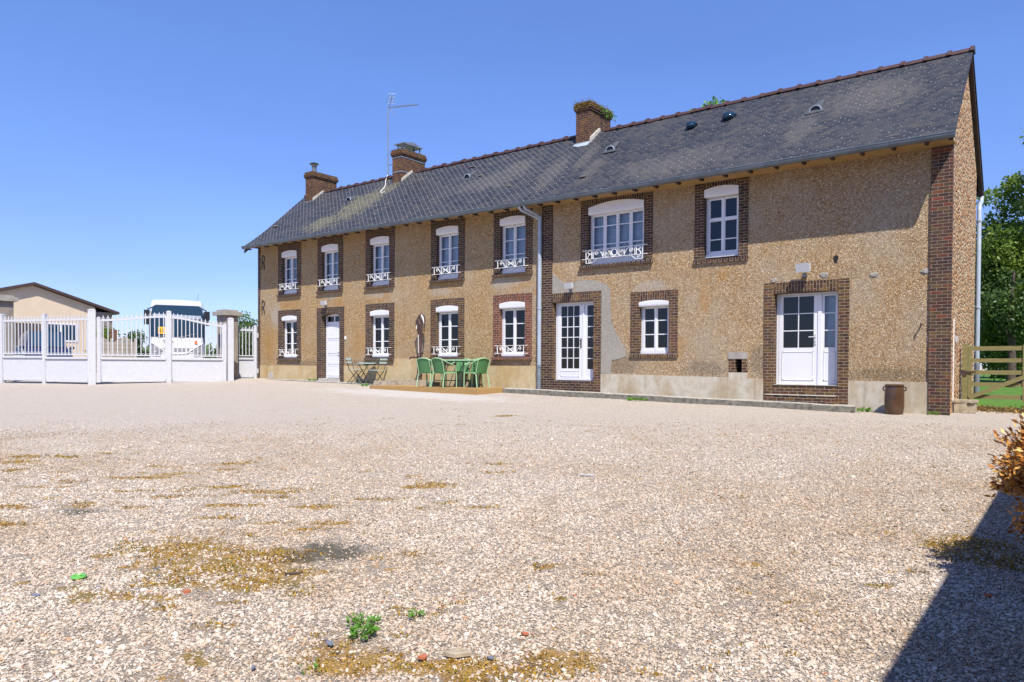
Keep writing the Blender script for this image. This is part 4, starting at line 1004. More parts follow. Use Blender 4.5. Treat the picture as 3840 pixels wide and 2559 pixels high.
for (x, y) in ((-15.2,1.9),(-9.4,.06),(-18.2,.0),(-12.2,.25),(-14.2,1.2)): b.sphere((x, y, roofz(y)+.035+lift(x)*.6), .13, .07, .014, 6)
b.build('lichen_patch', M['mortar'], ROOF)

# ------------------------------------------------------------------ fittings on the house that are things of their own
ant = thing('tv_antenna', 'thin steel television aerial strapped to the middle brick chimney', 'aerial', (-20.2, 2.5, 8.2))
L = lambda p: (p[0]+20.2, p[1]-2.5, p[2]-8.2)
b = MB(); b.tube([L((-20.2,2.5,8.3)),L((-20.22,2.5,11.55))], .024, 8)
b.tube([L((-20.2,2.5,9.14)),L((-19.33,2.5,9.14))], .016, 6); b.tube([L((-20.2,2.5,8.57)),L((-19.33,2.5,8.57))], .016, 6); b.build('mast', M['zinc'], ant)
b = MB(); j = Vector((-20.22,2.5,11.48)); tip = Vector((-18.55,2.5,11.24)); b.tube([L(j),L(tip)], .014, 6)
for k in range(10):
    q = j.lerp(tip, .22+.78*k/9); b.tube([L(q+Vector((0,.0,-.07))),L(q+Vector((.02,0,.07)))], .006, 4); b.tube([L(q+Vector((0,-.12,0))),L(q+Vector((0,.12,0)))], .006, 4)
b.build('boom', M['zinc'], ant)
b = MB(); b.tube([L(j+Vector((.08,0,0))),L((-19.98,2.5,11.9)),], .012, 5)
for q in ((.10,.02),(-.12,.02)): b.tube([L((-20.1+q[0],2.4,11.62)),L((-19.97+q[0]*.6,2.4,11.98))], .008, 4); b.tube([L((-20.1+q[0],2.6,11.62)),L((-19.97+q[0]*.6,2.6,11.98))], .008, 4)
b.tube([L(j+Vector((.1,0,-.05))),L((-19.82,2.5,11.08))], .012, 5)
for k in range(4): t_ = k/3; b.tube([L((-20.22+.13*t_,2.4,11.62+.36*t_)),L((-19.97+.1*t_,2.6,11.62+.36*t_))], .006, 4)
b.build('reflector', M['zinc'], ant)
b = MB(); rq = lambda x, y: L((x, y, roofz(y)+.075+lift(x)*.6)); b.tube([L((-20.2,2.48,8.75)),L((-20.15,2.38,8.62)),rq(-19.95,2.12),rq(-19.7,1.9),rq(-19.5,1.66),rq(-19.45,1.42),rq(-19.3,1.30),rq(-19.12,1.33)], .013, 6); b.build('cable', M['white_iron'], ant)

def floodlight(x, z, label, tilt=.25, s=1.0):
    t = thing('floodlight', label, 'floodlight', (x, 0, z), 0, 'floodlights above the doors')
    mb = MB(); mb.box(-.035*s,.035*s,-.1*s,.0,-.12*s,-.05*s); mb.tube([(0,-.08*s,-.08*s),(0,-.12*s,.0)], .014*s, 6); mb.build('bracket', M['zinc'], t)
    mb = MB(); a = tilt
    def rp(x_, y_, z_): return (x_, -.16*s+(y_*math.cos(a)-z_*math.sin(a)), .05*s+(y_*math.sin(a)+z_*math.cos(a)))
    P = [rp(x_, y_, z_) for (x_, y_, z_) in ((-.125*s,-.05*s,-.085*s),(.125*s,-.05*s,-.085*s),(.125*s,.05*s,-.065*s),(-.125*s,.05*s,-.065*s),(-.125*s,-.05*s,.085*s),(.125*s,-.05*s,.085*s),(.125*s,.05*s,.065*s),(-.125*s,.05*s,.065*s))]
    mb.add(P, [(0,3,2,1),(4,5,6,7),(0,1,5,4),(1,2,6,5),(2,3,7,6),(3,0,4,7)]); mb.build('lamp_head', M['white'], t)
floodlight(-3.13, 3.30, 'white floodlight above the half-glazed door with two side steps', s=1.25)
floodlight(-9.71, 3.31, 'white floodlight above the many-paned glazed door by the downpipe')
floodlight(-20.93, 3.36, 'white floodlight above the small white panelled door')

# ------------------------------------------------------------------ pavement, deck
def strip(name, xa, xb, y0, y1, up, mat, n=24, mat2=None):
    mb = MB(); xs = np.linspace(xa, xb, n+1)
    for a, c in zip(xs, xs[1:]):
        za, zc = ghf(a, y0), ghf(c, y0); j = random.uniform(-.006, .006)
        v = [(a,y0,za-.1),(c,y0,zc-.1),(c,y1,zc-.1),(a,y1,za-.1),(a,y0,za+up+j),(c,y0,zc+up+j),(c,y1,zc+up+.02+j),(a,y1,za+up+.02+j)]
        mb.cur = 0; mb.add(v, [(4,5,6,7),(1,2,6,5),(2,3,7,6),(3,0,4,7)]); mb.cur = 1; mb.add(v, [(0,1,5,4)])
    return tag(mb.build(name, [mat, mat2 or mat]), kind='structure')
strip('kerb', -11.85, -1.88, -.56, -.43, .135, M['kerb'], 11, M['kerb_face'])
strip('pavement', -11.9, -2.0, -.43, -.0225, .122, M['concrete'], 10)
strip('kerb', -25.2, -16.6, -.45, -.36, .03, M['kerb'], 9, M['kerb_face'])
strip('pavement', -25.2, -16.6, -.36, -.0225, .022, M['concrete'], 9)

dk = thing('wooden_deck', 'low ochre timber deck under the green table, against the wall', 'deck', (-14.2, -.9, .2))
L = lambda p: (p[0]+14.2, p[1]+.9, p[2]-.2)
b = MB(); ys = np.linspace(-1.62, -.30, 10)
for a, c in zip(ys, ys[1:]): b.prism([L((-16.6,a+.003,.315)),L((-11.95+.1*(a+1.6),a+.003,.315)),L((-11.95+.1*(c+1.6),c-.003,.315)),L((-16.6,c-.003,.315))], (0,0,.022))
b.build('deck_boards', M['deck'], dk)
b = MB(); b.prism([L((-16.6,-1.645,.06)),L((-11.96,-1.645,.06)),L((-11.96,-1.645,.335)),L((-16.6,-1.645,.335))], (0,.022,0)); b.prism([L((-11.955,-1.645,.06)),L((-11.82,-.30,.06)),L((-11.82,-.30,.335)),L((-11.955,-1.645,.335))], (.022,0,0)); b.box(-2.4,-2.38,-.745,.6,-.1,.13)
b.build('deck_skirt', M['deck'], dk)
DZ = .337

# green armchairs
def make_chair():
    t = thing('armchair', 'x', 'chair', (0, 0, 0), 0, 'green armchairs round the garden table')
    # faces +y; backrest at -y
    s = 1.08; q = lambda x, y, z: (x*s, y*s, z*s)
    mb = MB(); mb.prism([q(-.22,-.2,.40),q(.22,-.2,.40),q(.24,.24,.425),q(-.24,.24,.425)], (0,0,.035)); mb.build('seat', M['green_seat'], t)
    mb = MB(); N = 8; A = []; B = []
    for k in range(N+1):
        u = k/N*2-1; yy = -.26+.05*u*u; A.append(q(u*.215, yy+.05, .42)); B.append(q(u*.235, yy-.05, .77+.05*(1-u*u)))
    mb.add(A+B+[(p[0],p[1]-.015,p[2]) for p in A]+[(p[0],p[1]-.015,p[2]) for p in B], [(k,k+1,N+2+k,N+1+k) for k in range(N)]+[(2*N+2+k,3*N+3+k,3*N+4+k,2*N+3+k) for k in range(N)]); mb.build('backrest', M['green_seat'], t, smooth=True)
    mb = MB(); r = .016*s
    path = [q(-.26,.24,.02),q(-.275,.22,.35),q(-.285,.17,.58),q(-.285,.06,.645),q(-.28,-.12,.70),q(-.25,-.27,.775),q(-.14,-.32,.825),q(0,-.335,.84),q(.14,-.32,.825),q(.25,-.27,.775),q(.28,-.12,.70),q(.285,.06,.645),q(.285,.17,.58),q(.275,.22,.35),q(.26,.24,.02)]
    mb.tube(path, r, 8); mb.build('arm_frame', M['green_paint'], t, smooth=True)
    for sx in (-1, 1):
        mb = MB(); mb.tube([q(sx*.225,-.315,.79),q(sx*.22,-.245,.55),q(sx*.215,-.22,.42)], r*.8, 7); mb.build('back_post', M['green_paint'], t, smooth=True)
        mb = MB(); mb.tube([q(sx*.24,.2,.415),q(sx*.23,-.14,.415),q(sx*.225,-.22,.38),q(sx*.245,-.29,.0)], r*.95, 7); mb.build('leg', M['green_paint'], t, smooth=True)
        mb = MB(); mb.tube([q(sx*.26,.24,.35),q(sx*.26,.24,.0)], r, 7); mb.build('leg', M['green_paint'], t, smooth=True)
    return t
ch0 = make_chair()
CH_ = [((-14.22,-1.28),.12,'green armchair at the left front of the table, back to the yard'),((-13.55,-1.30),-.05,'green armchair at the front middle of the table, back to the yard'),((-12.62,-.85),1.45,'green armchair at the right end of the table, seen from its side'),((-13.82,-.36),math.pi+.1,'green armchair behind the table on the wall side, left of its pair'),((-13.22,-.38),math.pi-.1,'green armchair behind the table on the wall side, right of its pair')]
for i, ((x, y), a, lb) in enumerate(CH_):
    o = ch0 if i == 0 else copy_tree(ch0)
    o.location = (x, y, DZ+.001); o.rotation_euler = (0, 0, a); o['label'] = lb
t = thing('garden_table', 'long green metal garden table on the timber deck', 'table', (-13.6, -.80, DZ))
b = MB(); b.bbox(-.92,.95,-.33,.33,.822,.866,.012); b.build('table_top', M['green_paint'], t)
b = MB(); b.box(-.80,.83,-.25,.25,.795,.821); b.build('apron', M['bistro_dark'], t)
for (x, y) in ((-.6,-.25),(-.6,.25),(.62,-.25),(.62,.25)):
    b = MB(); b.tube([(x,y,.80),(x*1.06,y,.0)], .02, 8); b.build('leg', M['bistro_dark'], t)
b = MB(); b.tube([(-.6,0,.2),(.62,0,.2)], .014, 6); b.tube([(-.6,-.25,.2),(-.6,.25,.2)], .014, 6); b.tube([(.62,-.25,.2),(.62,.25,.2)], .014, 6); b.build('stretcher', M['bistro_dark'], t)

# bistro set by the small door
def bistro_chair(loc, rz, lb):
    t = thing('folding_chair', lb, 'chair', loc, rz, 'folding bistro chairs by the wall')
    b = MB()
    for y in (-.17,-.10,-.03,.04,.11,.18): b.box(-.2,.2,y-.028,y+.028,.50,.518)
    b.build('seat', M['bistro'], t)
    b = MB(); b.box(-.2,.2,-.30,-.285,.86,.92); b.box(-.2,.2,-.275,-.26,.74,.80); b.build('backrest', M['bistro'], t)
    for sx in (-.19, .19):
        b = MB(); b.beam((sx,.24,.0),(sx,-.16,.50),.012,.024); b.beam((sx,-.16,.50),(sx,-.285,.92),.012,.022); b.build('leg', M['bistro_dark'], t)
        b = MB(); b.beam((sx*.88,-.26,.0),(sx*.88,.2,.50),.012,.024); b.build('leg', M['bistro_dark'], t)
    b = MB(); b.beam((-.19,.15,.12),(.19,.15,.12),.012,.02); b.beam((-.17,-.2,.07),(.17,-.2,.07),.012,.02); b.build('stretcher', M['bistro_dark'], t)
    return t
gz = lambda x, y: ghf(x, y)+.03
bistro_chair((-18.82,-.36,gz(-18.8,-.3)), -.25, 'pale green folding chair beside the small white door')
bistro_chair((-17.62,-.40,gz(-17.6,-.3)), 1.75, 'pale green folding chair beside the stone slab, turned side-on')
t = thing('bistro_table', 'small pale green folding table between the two bistro chairs', 'table', (-18.14,-.42,gz(-18.1,-.4)), .0)
b = MB(); b.lathe([(.33,.735),(.345,.74),(.345,.76),(.33,.765)], (0,0,0), 24); b.build('table_top', M['bistro'], t)
for sx in (-.2, .2):
    b = MB(); b.beam((sx,-.27,.0),(sx,.25,.735),.014,.022); b.build('leg', M['bistro_dark'], t)
    b = MB(); b.beam((sx*.85,.27,.0),(sx*.85,-.25,.735),.014,.022); b.build('leg', M['bistro_dark'], t)
b = MB(); b.beam((-.2,-.15,.17),(.2,-.15,.17),.012,.02); b.beam((-.2,0,.37),(.2,0,.37),.012,.02); b.build('stretcher', M['bistro_dark'], t)

# old hand pump
t = thing('hand_pump', 'tall rusty iron hand pump with curved head beside the wall', 'pump', (-15.62,-.30,.33))
b = MB(); b.lathe([(.12,.0),(.12,.05),(.085,.07),(.08,.30),(.10,.31),(.10,.36),(.075,.38),(.07,.95),(.085,.97),(.085,1.02),(.062,1.05),(.055,1.9),(.07,1.93),(.07,1.98)], (0,0,0), 14); b.build('barrel', M['rust_iron'], t, smooth=True)
b = MB(); b.tube([(.06,0,1.05),(.085,0,1.6),(.10,-.01,2.0),(.14,-.01,2.2)], [.03,.03,.045,.06], 8); b.tube([(-.05,.02,1.0),(-.05,.02,1.75),(-.10,.02,2.05),(-.10,0,2.2)], [.02,.02,.03,.035], 8)
b.build('pump_rod', M['rust_iron'], t, smooth=True)
b = MB(); b.tube([(-.16,0,2.02),(-.12,0,2.2),(-.02,0,2.36),(.08,0,2.42),(.19,0,2.36),(.24,0,2.2),(.22,0,2.0),(.20,0,1.82)], [.03,.04,.03,.03,.035,.03,.025,.015], 8); b.tube([(-.18,0,2.15),(-.05,0,2.25),(.05,-.02,2.1),(-.08,-.02,1.9),(-.06,0,1.75)], .03, 7); b.prism([(-.09,-.02,1.95),(.10,-.02,1.95),(.13,-.02,2.2),(.02,-.02,2.33),(-.12,-.02,2.2)], (0,.04,0)); b.build('pump_head', M['rust_iron'], t, smooth=True)
b = MB(); b.tube([(.10,-.01,2.40),(.18,-.01,2.30),(.22,.0,2.12),(.205,.01,1.98)], [.03,.04,.032,.012], 8); b.tube([(.0,-.055,1.1),(.0,-.06,1.72)], .012, 6); b.tube([(-.13,-.01,2.1),(-.14,-.01,1.92)], .012, 6); b.build('white_streaks', M['white_iron'], t, smooth=True)  # white tubes laid along the pump head and barrel
b = MB(); b.tube([(-.28,-.16,.93),(-.22,-.16,.96),(-.02,-.05,.95),(.1,.0,.9)], [.03,.028,.03,.04], 8); b.tube([(-.28,-.16,.95),(-.30,-.17,.88)], .022, 6); b.build('spout', M['rust_iron'], t, smooth=True)
b = MB(); b.tube([(.1,-.02,1.15),(.16,-.05,1.0),(.16,-.06,.4)], [.04,.03,.014], 7); b.sphere((.14,-.03,1.12), .055, .055, .08, 6); b.build('lever', M['rust_iron'], t, smooth=True)
b = MB(); xs = [(-17.58,-.62),(-14.65,-.60),(-14.6,-.32),(-17.5,-.30)]
t = thing('stone_slab', 'weathered stone slab edging in front of the hand pump', 'slab', (-16.1,-.47,.33))
b.prism([(-1.45,-.16,-.02),(1.4,-.14,-.02),(1.45,.16,-.02),(-1.4,.17,-.02)], (0,0,.16)); b.prism([(-.9,-.1,.141),(1.2,-.08,.141),(1.2,.165,.141),(-.9,.168,.141)], (0,0,.05)); b.build('slab_stone', M['stone'], t)

# stoneware jar
t = thing('stoneware_jar', 'tall brown glazed stoneware jar standing by the corner pier', 'jar', (-1.13,-.42,ghf(-1.13,-.42)))
b = MB(); b.lathe([(.165,0),(.178,.02),(.192,.15),(.196,.32),(.190,.48),(.178,.57),(.172,.60),(.19,.61),(.192,.64),(.176,.65),(.165,.62),(.16,.4)], (0,0,0), 28); b.build('body', M['jar'], t, smooth=True)
for s_ in (-1, 1): b = MB(); b.tube([(s_*.175,0,.585),(s_*.215,0,.59),(s_*.225,0,.55),(s_*.215,0,.52),(s_*.182,0,.51)], .016, 7); b.build('handle', M['jar'], t, smooth=True)

# stone block by the gable
t = thing('stone_block', 'rough stone block with notched underside beside the gable', 'block', (.06,.78,ghf(.06,.78)))
b = MB(); b.prism([(-.2,-.17,0),(.02,-.19,0),(.10,-.10,0),(.10,-.10,.10),(.19,.02,.13),(.22,.1,.12),(.22,.1,0),(.24,.18,0),(.2,.26,0),(-.18,.24,0)], (.0,.0,.0)) if False else None
b.box(-.19,.05,-.2,.22,0,.23); b.box(.05,.21,-.16,-.04,0,.225); b.box(.05,.2,.12,.22,0,.225); b.prism([(-.205,-.22,.231),(.215,-.19,.231),(.23,.24,.231),(-.2,.24,.231)], (0,0,.055)); 
o = b.build('stone', M['stone'], t)
# ------------------------------------------------------------------ wooden field gate
t = thing('field_gate', 'weathered greenish timber field gate beside the gable end', 'gate', (0, 1.85, .07))
b = MB(); b.box(-.11,.0,-.05,.06,-.1,1.51); b.build('gate_post', M['gate_wood'], t)
b = MB(); b.box(2.85,2.98,-.05,.06,-.1,1.51); b.build('gate_post', M['gate_wood'], t)
for (za, zb_) in ((1.345,1.445),(1.075,1.165),(.80,.895),(.53,.62),(.24,.34)):
    b = MB(); b.box(.005,2.85,-.02,.02,za,zb_); b.build('rail', M['gate_wood'], t)
b = MB(); b.box(1.04,1.14,-.042,-.0205,.18,1.47); b.box(.005,.075,-.042,-.0205,.2,1.45); b.build('upright', M['gate_wood'], t)
b = MB(); b.beam((.03,-.052,.26),(1.45,-.052,.93),.02,.095,(0,0,1)); b.build('brace', M['gate_wood'], t)
b = MB(); b.box(-.06,.16,-.066,-.053,.83,.87); b.box(-.13,-.02,-.07,-.051,.77,.89); b.build('hinge', M['rust_iron'], t)
n = 5000; x = rng.uniform(.1, 2.9, n); y = rng.normal(1.55, .22, n); z = gh(x, y)+np.abs(rng.normal(0, .05, n))*np.exp(-((y-1.6)/.3)**2)
M['litter'] = mat_leaf('leaf_litter', [(.08,.045,.02),(.18,.10,.035),(.28,.18,.07),(.16,.14,.05)], .1, .8)
tag(leaves('leaf_litter', np.stack([x, y, z], -1), .05, M['litter']), 'dry brown leaf litter along the foot of the timber gate', 'litter', kind='stuff')

# ------------------------------------------------------------------ lawn behind
def mat_grass():
    t = NT('lawn_grass'); c = t.coord(); n = t.noise(c, 3, 5, .7)
    col = t.ramp(n, [(.3,(.05,.12,.02)),(.7,(.10,.20,.03))]); return t.fin(col, .9, t.bump(t.noise(c, 60, 3), .6, .02), spec=.2)
M['grass'] = mat_grass()
xs = np.linspace(-40, 60, 40); ys = np.concatenate([np.linspace(6.6, 30, 20), np.linspace(33, 120, 12)])
XX, YY = np.meshgrid(xs, ys); ZZ = gh(XX, YY)+.02; v = np.stack([XX, YY, ZZ], -1).reshape(-1, 3); idx = np.arange(len(v)).reshape(len(ys), len(xs))
tag(fast_mesh('lawn', v, np.stack([idx[:-1,:-1], idx[:-1,1:], idx[1:,1:], idx[1:,:-1]], -1).reshape(-1, 4), M['grass'], smooth=True), kind='structure')
xs = np.linspace(-.15, 3.0, 8); ys = np.linspace(2.0, 6.6, 8); XX, YY = np.meshgrid(xs, ys); ZZ = gh(XX, YY)+.02; v = np.stack([XX, YY, ZZ], -1).reshape(-1, 3); idx = np.arange(64).reshape(8, 8)
tag(fast_mesh('grass_path', v, np.stack([idx[:-1,:-1], idx[:-1,1:], idx[1:,1:], idx[1:,:-1]], -1).reshape(-1, 4), M['grass']), kind='structure')

# ------------------------------------------------------------------ trees and shrubs
def ball_pts(n, c, r, shell=.55):
    d = rng.normal(0, 1, (n, 3)); d /= np.linalg.norm(d, axis=1)[:, None]
    rad = (shell+(1-shell)*rng.random(n)**.6)[:, None]
    return np.array(c)+d*rad*np.array(r), d
def crown(name, clumps, per, size, mat, parent, aspect=.6):
    P = []
    for (c, r) in clumps:
        n = int(per*(r[0]*r[1]+r[1]*r[2]+r[0]*r[2])/3); p, d = ball_pts(max(n, 20), c, r)
        p += rng.normal(0, .12*min(r), p.shape); P.append(p)
    return leaves(name, np.concatenate(P), size, mat, parent, aspect)
def tree(label, loc, h, clumps, per, size, mat='leaf', trunk_r=.2, branches=6, cat='tree', group=None, name='tree'):
    t = thing(name, label, cat, loc, 0, group)
    b = MB(); b.tube([(0,0,-.2),(.03,.02,h*.25),(-.04,.05,h*.55),(.05,0,h*.85)], [trunk_r*1.25,trunk_r,trunk_r*.7,trunk_r*.3], 10)
    b.build('trunk', M['bark'], t, smooth=True)
    if branches:
        b = MB()
        for k in range(min(branches, len(clumps))):
            c, r = clumps[k]; z0 = min(h*.75, max(h*.2, c[2]*.55)); b.tube([(0,0,z0),(c[0]*.4,c[1]*.4,z0+(c[2]-z0)*.55),(c[0],c[1],c[2])], [trunk_r*.45,trunk_r*.3,trunk_r*.08], 6)
        b.build('limb', M['bark'], t, smooth=True)
    crown('crown', clumps, per, size, M[mat], t); return t
def clumps(n, c, R, r0, r1):
    o = []
    for _ in range(n):
        d = rng.normal(0, 1, 3); d /= np.linalg.norm(d); k = rng.uniform(.35, 1.0)
        r = rng.uniform(r0, r1); o.append(((c[0]+d[0]*R[0]*k, c[1]+d[1]*R[1]*k, c[2]+d[2]*R[2]*k), (r, r*rng.uniform(.8, 1.2), r*rng.uniform(.6, .9))))
    return o
# big garden tree right of the gable: lit front clumps, airy upper edge
tree('large leafy garden tree rising beyond the timber gate', (.5, 12.6, ghf(.5, 12.6)), 6.2, clumps(34, (0,0,4.3), (2.3,1.7,2.4), .45, .85)+clumps(18, (-.3,-.6,6.4), (1.3,.9,.8), .2, .45)+clumps(44, (-.3,-.9,2.5), (1.5,.7,2.0), .3, .6), 1500, .125, 'leaf', .10, 10)
tree('dark dense tree closing the view behind the garden tree', (-.4, 22.0, ghf(0, 20)), 6.0, clumps(50, (0,0,3.4), (3.6,2.0,3.2), .7, 1.2), 700, .2, 'leaf_dark', .3, 8)
tree('dark evergreen beyond the gate, lower and right of the dense tree', (2.2, 24.0, ghf(0, 20)), 4.6, clumps(40, (-.8,0,2.0), (3.6,1.6,1.9), .6, 1.0), 700, .2, 'leaf_dark', .2, 5)
tree('tall tree at the right edge with branches reaching into the sky', (3.4, 10.2, ghf(3.4, 10)), 10.5, clumps(24, (-.4,0,8.3), (2.2,1.8,2.0), .3, .7), 700, .15, 'leaf', .22, 10)
tree('slim dark tree on the lawn close behind the gate', (.35, 10.4, ghf(.4, 10.4)), 4.4, clumps(18, (.1,.3,3.0), (1.2,.8,1.5), .35, .6), 1000, .13, 'leaf_dark', .12, 3)
tree('tree behind the house whose green top shows above the ridge', (-11.2, 14.0, ghf(-11, 14)), 11.6, clumps(14, (0,0,11.35), (1.3,1.1,.75), .45, .75), 1100, .16, 'leaf_bright', .25, 8)
# far garden fence
t = thing('rail_fence', 'distant pale wooden rail fence across the lawn', 'fence', (.6, 30, ghf(0, 30)))
for k in range(5): b = MB(); b.box(-1.5+k*1.3,-1.42+k*1.3,0,.08,-.1,1.15); b.build('post', M['white_iron'], t)
for z in (.45,.75,1.0): b = MB(); b.box(-1.5,3.8,-.03,0,z,z+.09); b.build('rail', M['white_iron'], t)

def shrub(label, c, R, n, r0, r1, per, size, mat, group=None, name='shrub'):
    z0 = ghf(c[0], c[1]); t = thing(name, label, 'shrub', (c[0], c[1], z0), 0, group)
    b = MB()
    for k in range(5): a = k*1.3; b.tube([(0,0,-.05),(R[0]*.3*math.cos(a),R[1]*.3*math.sin(a),R[2]*.6),(R[0]*.6*math.cos(a),R[1]*.6*math.sin(a),R[2]*1.2)], [.03,.02,.008], 5)
    b.build('stem', M['bark'], t)
    crown('crown', clumps(n, (0,0,R[2]), R, r0, r1), per, size, M[mat], t); return t

# dead golden conifer against the barn
t = thing('dead_conifer', 'dead orange-brown conifer bush at the right edge of the yard', 'bush', (2.28,-11.8,ghf(2.28,-11.8)))
b = MB(); PT_ = []; DR = []
for k in range(640):
    d = rng.normal(0, 1, 3); d /= np.linalg.norm(d); d[2] = abs(d[2])*1.0 if rng.random() < .75 else d[2]*.6
    R_ = np.array([.90, .95, .80])*rng.uniform(.72, 1.04); c0 = np.array([.10, 0, .66]); tipp = c0+d*R_; m1 = c0+d*R_*.55+np.array([0, 0, -.06])
    tipp[2] = max(tipp[2], .04); tipp[0] = min(tipp[0], .62); m1[0] = min(m1[0], .6)
    if k % 3 == 0: b.tube([np.array([.1, 0, .1]), m1, tipp], [.014, .008, .003], 4)
    for q in range(120):
        u = rng.uniform(0, 1)**.7; p_ = m1+(tipp-m1)*u; PT_.append(p_+rng.normal(0, .03, 3)); DR.append(d*.9+rng.normal(0, .35, 3)+np.array([0,0,.3]))
b.build('stem', M['bark'], t)
PT_ = np.array(PT_); PT_[:, 0] = np.minimum(PT_[:, 0], .64); PT_[:, 2] = np.maximum(PT_[:, 2], .02)
leaves('foliage', PT_, .048, M['dead'], t, .42, 0, np.array(DR), .9)

# weeds
def weed(label, x, y, r, n, size, group=None):
    z = ghf(x, y); t = thing('weed', label, 'weed', (x, y, z), 0, group)
    a = rng.uniform(0, 6.283, n); rr = r*np.sqrt(rng.random(n)); P = np.stack([rr*np.cos(a), rr*np.sin(a), .01+.035*rng.random(n)], -1)
    D = np.stack([np.cos(a), np.sin(a), rng.uniform(.2, 1.2, n)], -1)
    leaves('leaves', P, size, M['leaf_bright'], t, .38, 0, D)
    for k in range(3): 
        pass
    return t
p = px(1360, 2390); weed('bright green weed tuft in the gravel, largest of the foreground', p.x, p.y, .065, 150, .038)
p = px(1365, 2350); weed('leafy green weed just behind the largest foreground tuft', p.x, p.y, .085, 110, .034)
p = px(1560, 2322); weed('small dark green weed alone in the gravel, right of the big tuft', p.x, p.y, .045, 45, .028)
p = px(1165, 2530); weed('sparse green weed near the bottom edge of the gravel', p.x, p.y, .05, 24, .026)
weed('green tuft growing at the kerb below the lower right window', -7.2, -.66, .25, 160, .08)
weed('weed at the foot of the right door pier on the pavement', -1.95, -.40, .15, 90, .07)
weed('weed at the foot of the corner brick pier', -.42, -.16, .10, 70, .05)
weed('weed between the kerb end and the brown jar', -1.72, -.2, .06, 50, .09)
weed('weed beside the small white door step', -21.5, -.25, .12, 70, .09)
weed('weed on the gravel left of the timber deck', -17.6, -1.0, .10, 50, .08)

# small finds on the gravel
def scrap(name, label, cat, sx, sy, pts, h, mat, rz=0, group=None):
    p = px(sx, sy); z = ghf(p.x, p.y)+.008; b = MB(); b.prism([(q[0], q[1], 0) for q in pts], (0, 0, h)); o = b.build(name, mat); o.location = (p.x, p.y, z); o.rotation_euler = (.05, .04, rz); return tag(o, label, cat, group)
scrap('plastic_strip', 'white bent plastic strip lying alone on the gravel', 'scrap', 2200, 1785, [(-.08,-.012),(.05,-.016),(.085,-.03),(.085,.02),(.05,.01),(-.08,.012)], .012, M['white'], .5)
p = px(295, 2172); b = MB(); b.tube([(.045*math.cos(a), .04*math.sin(a), .012) for a in np.linspace(0, 6.283, 17)[:-1]], .012, 6, closed=True); b.tube([(-.05,-.01,.012),(.05,.01,.014)], .008, 5); o = b.build('plastic_ring', M['lime_plastic'], smooth=True); o.location = (p.x, p.y, ghf(p.x, p.y)+.006); tag(o, 'bright green plastic ring lying on the gravel', 'ring')
for (sx, sy, s, lb) in ((1970,2385,.022,'orange tile fragment lying alone right of the green weeds'),(700,2228,.035,'orange tile fragment among the moss at left'),(1585,2474,.026,'round orange tile fragment beside the flat pale stone'),(2155,2240,.014,'tiny orange tile fragment right of the yard middle'),(3708,2242,.03,'orange tile fragment lying in the barn shadow')):
    scrap('tile_fragment', lb, 'fragment', sx, sy, [(s*math.cos(a)*(1+.25*math.sin(2.3*a+s*90)), s*.75*math.sin(a)) for a in np.linspace(0, 5.6, 8)], s*.5, M['terracotta'], sx, 'orange tile fragments on the gravel')
for (sx, sy, s, lb) in ((1238,2420,.035,'grey slate chip left of the big green weed'),(135,2238,.035,'dark slate chip at the far left of the gravel'),(590,2138,.028,'slate chip among the moss left of the dark patch'),(370,2208,.024,'small slate chip below the green plastic ring'),(1840,2475,.022,'blue-grey slate chip in the moss near the bottom edge'),(950,2512,.02,'slate chip near the bottom edge, left part')):
    scrap('slate_chip', lb, 'chip', sx, sy, [(-s,-s*.3),(-s*.1,-s*.6),(s,-s*.1),(s*.7,s*.4),(-s*.4,s*.5)], .008, M['slate_chip'], sx*.7, 'slate chips on the gravel')
scrap('flat_stone', 'large flat pale stone at the bottom edge of the gravel', 'stone', 1710, 2462, [(-.07,-.02),(.0,-.04),(.08,.0),(.06,.035),(-.03,.03)], .02, M['stone'], .6)
scrap('stick', 'short dark stick beside the dark patch of gravel', 'stick', 1100, 2158, [(-.06,-.008),(.06,-.006),(.06,.006),(-.06,.008)], .012, M['bark'], 1.0)

# ------------------------------------------------------------------ barn on the right (throws the long shadow)
BE_X, BE_Z = 2.84, 3.0
t = thing('barn', 'long low stone barn along the right side of the yard', 'barn', (3.27, -14, 0))
b = MB(); b.box(-.02,.38,-16,15.3,-1.8,2.98); b.box(5.6,6.0,-16,15.3,-1.8,2.98); b.prism([(.38,-16,-1.8),(5.6,-16,-1.8),(5.6,-16,2.9),(3,-16,5.2),(.38,-16,2.9)], (0,.4,0)); b.prism([(.38,14.9,-1.8),(5.6,14.9,-1.8),(5.6,14.9,2.9),(3,14.9,5.2),(.38,14.9,2.9)], (0,.4,0)); b.build('wall', M['rubble'], t)
b = MB(); b.prism([(-.26,-16.3,3.0),(3,-16.3,5.75),(6.26,-16.3,3.0),(6.26,-16.3,2.9),(3,-16.3,5.6),(-.26,-16.3,2.9)], (0,31.8,0)); b.build('roof', M['slate'], t)

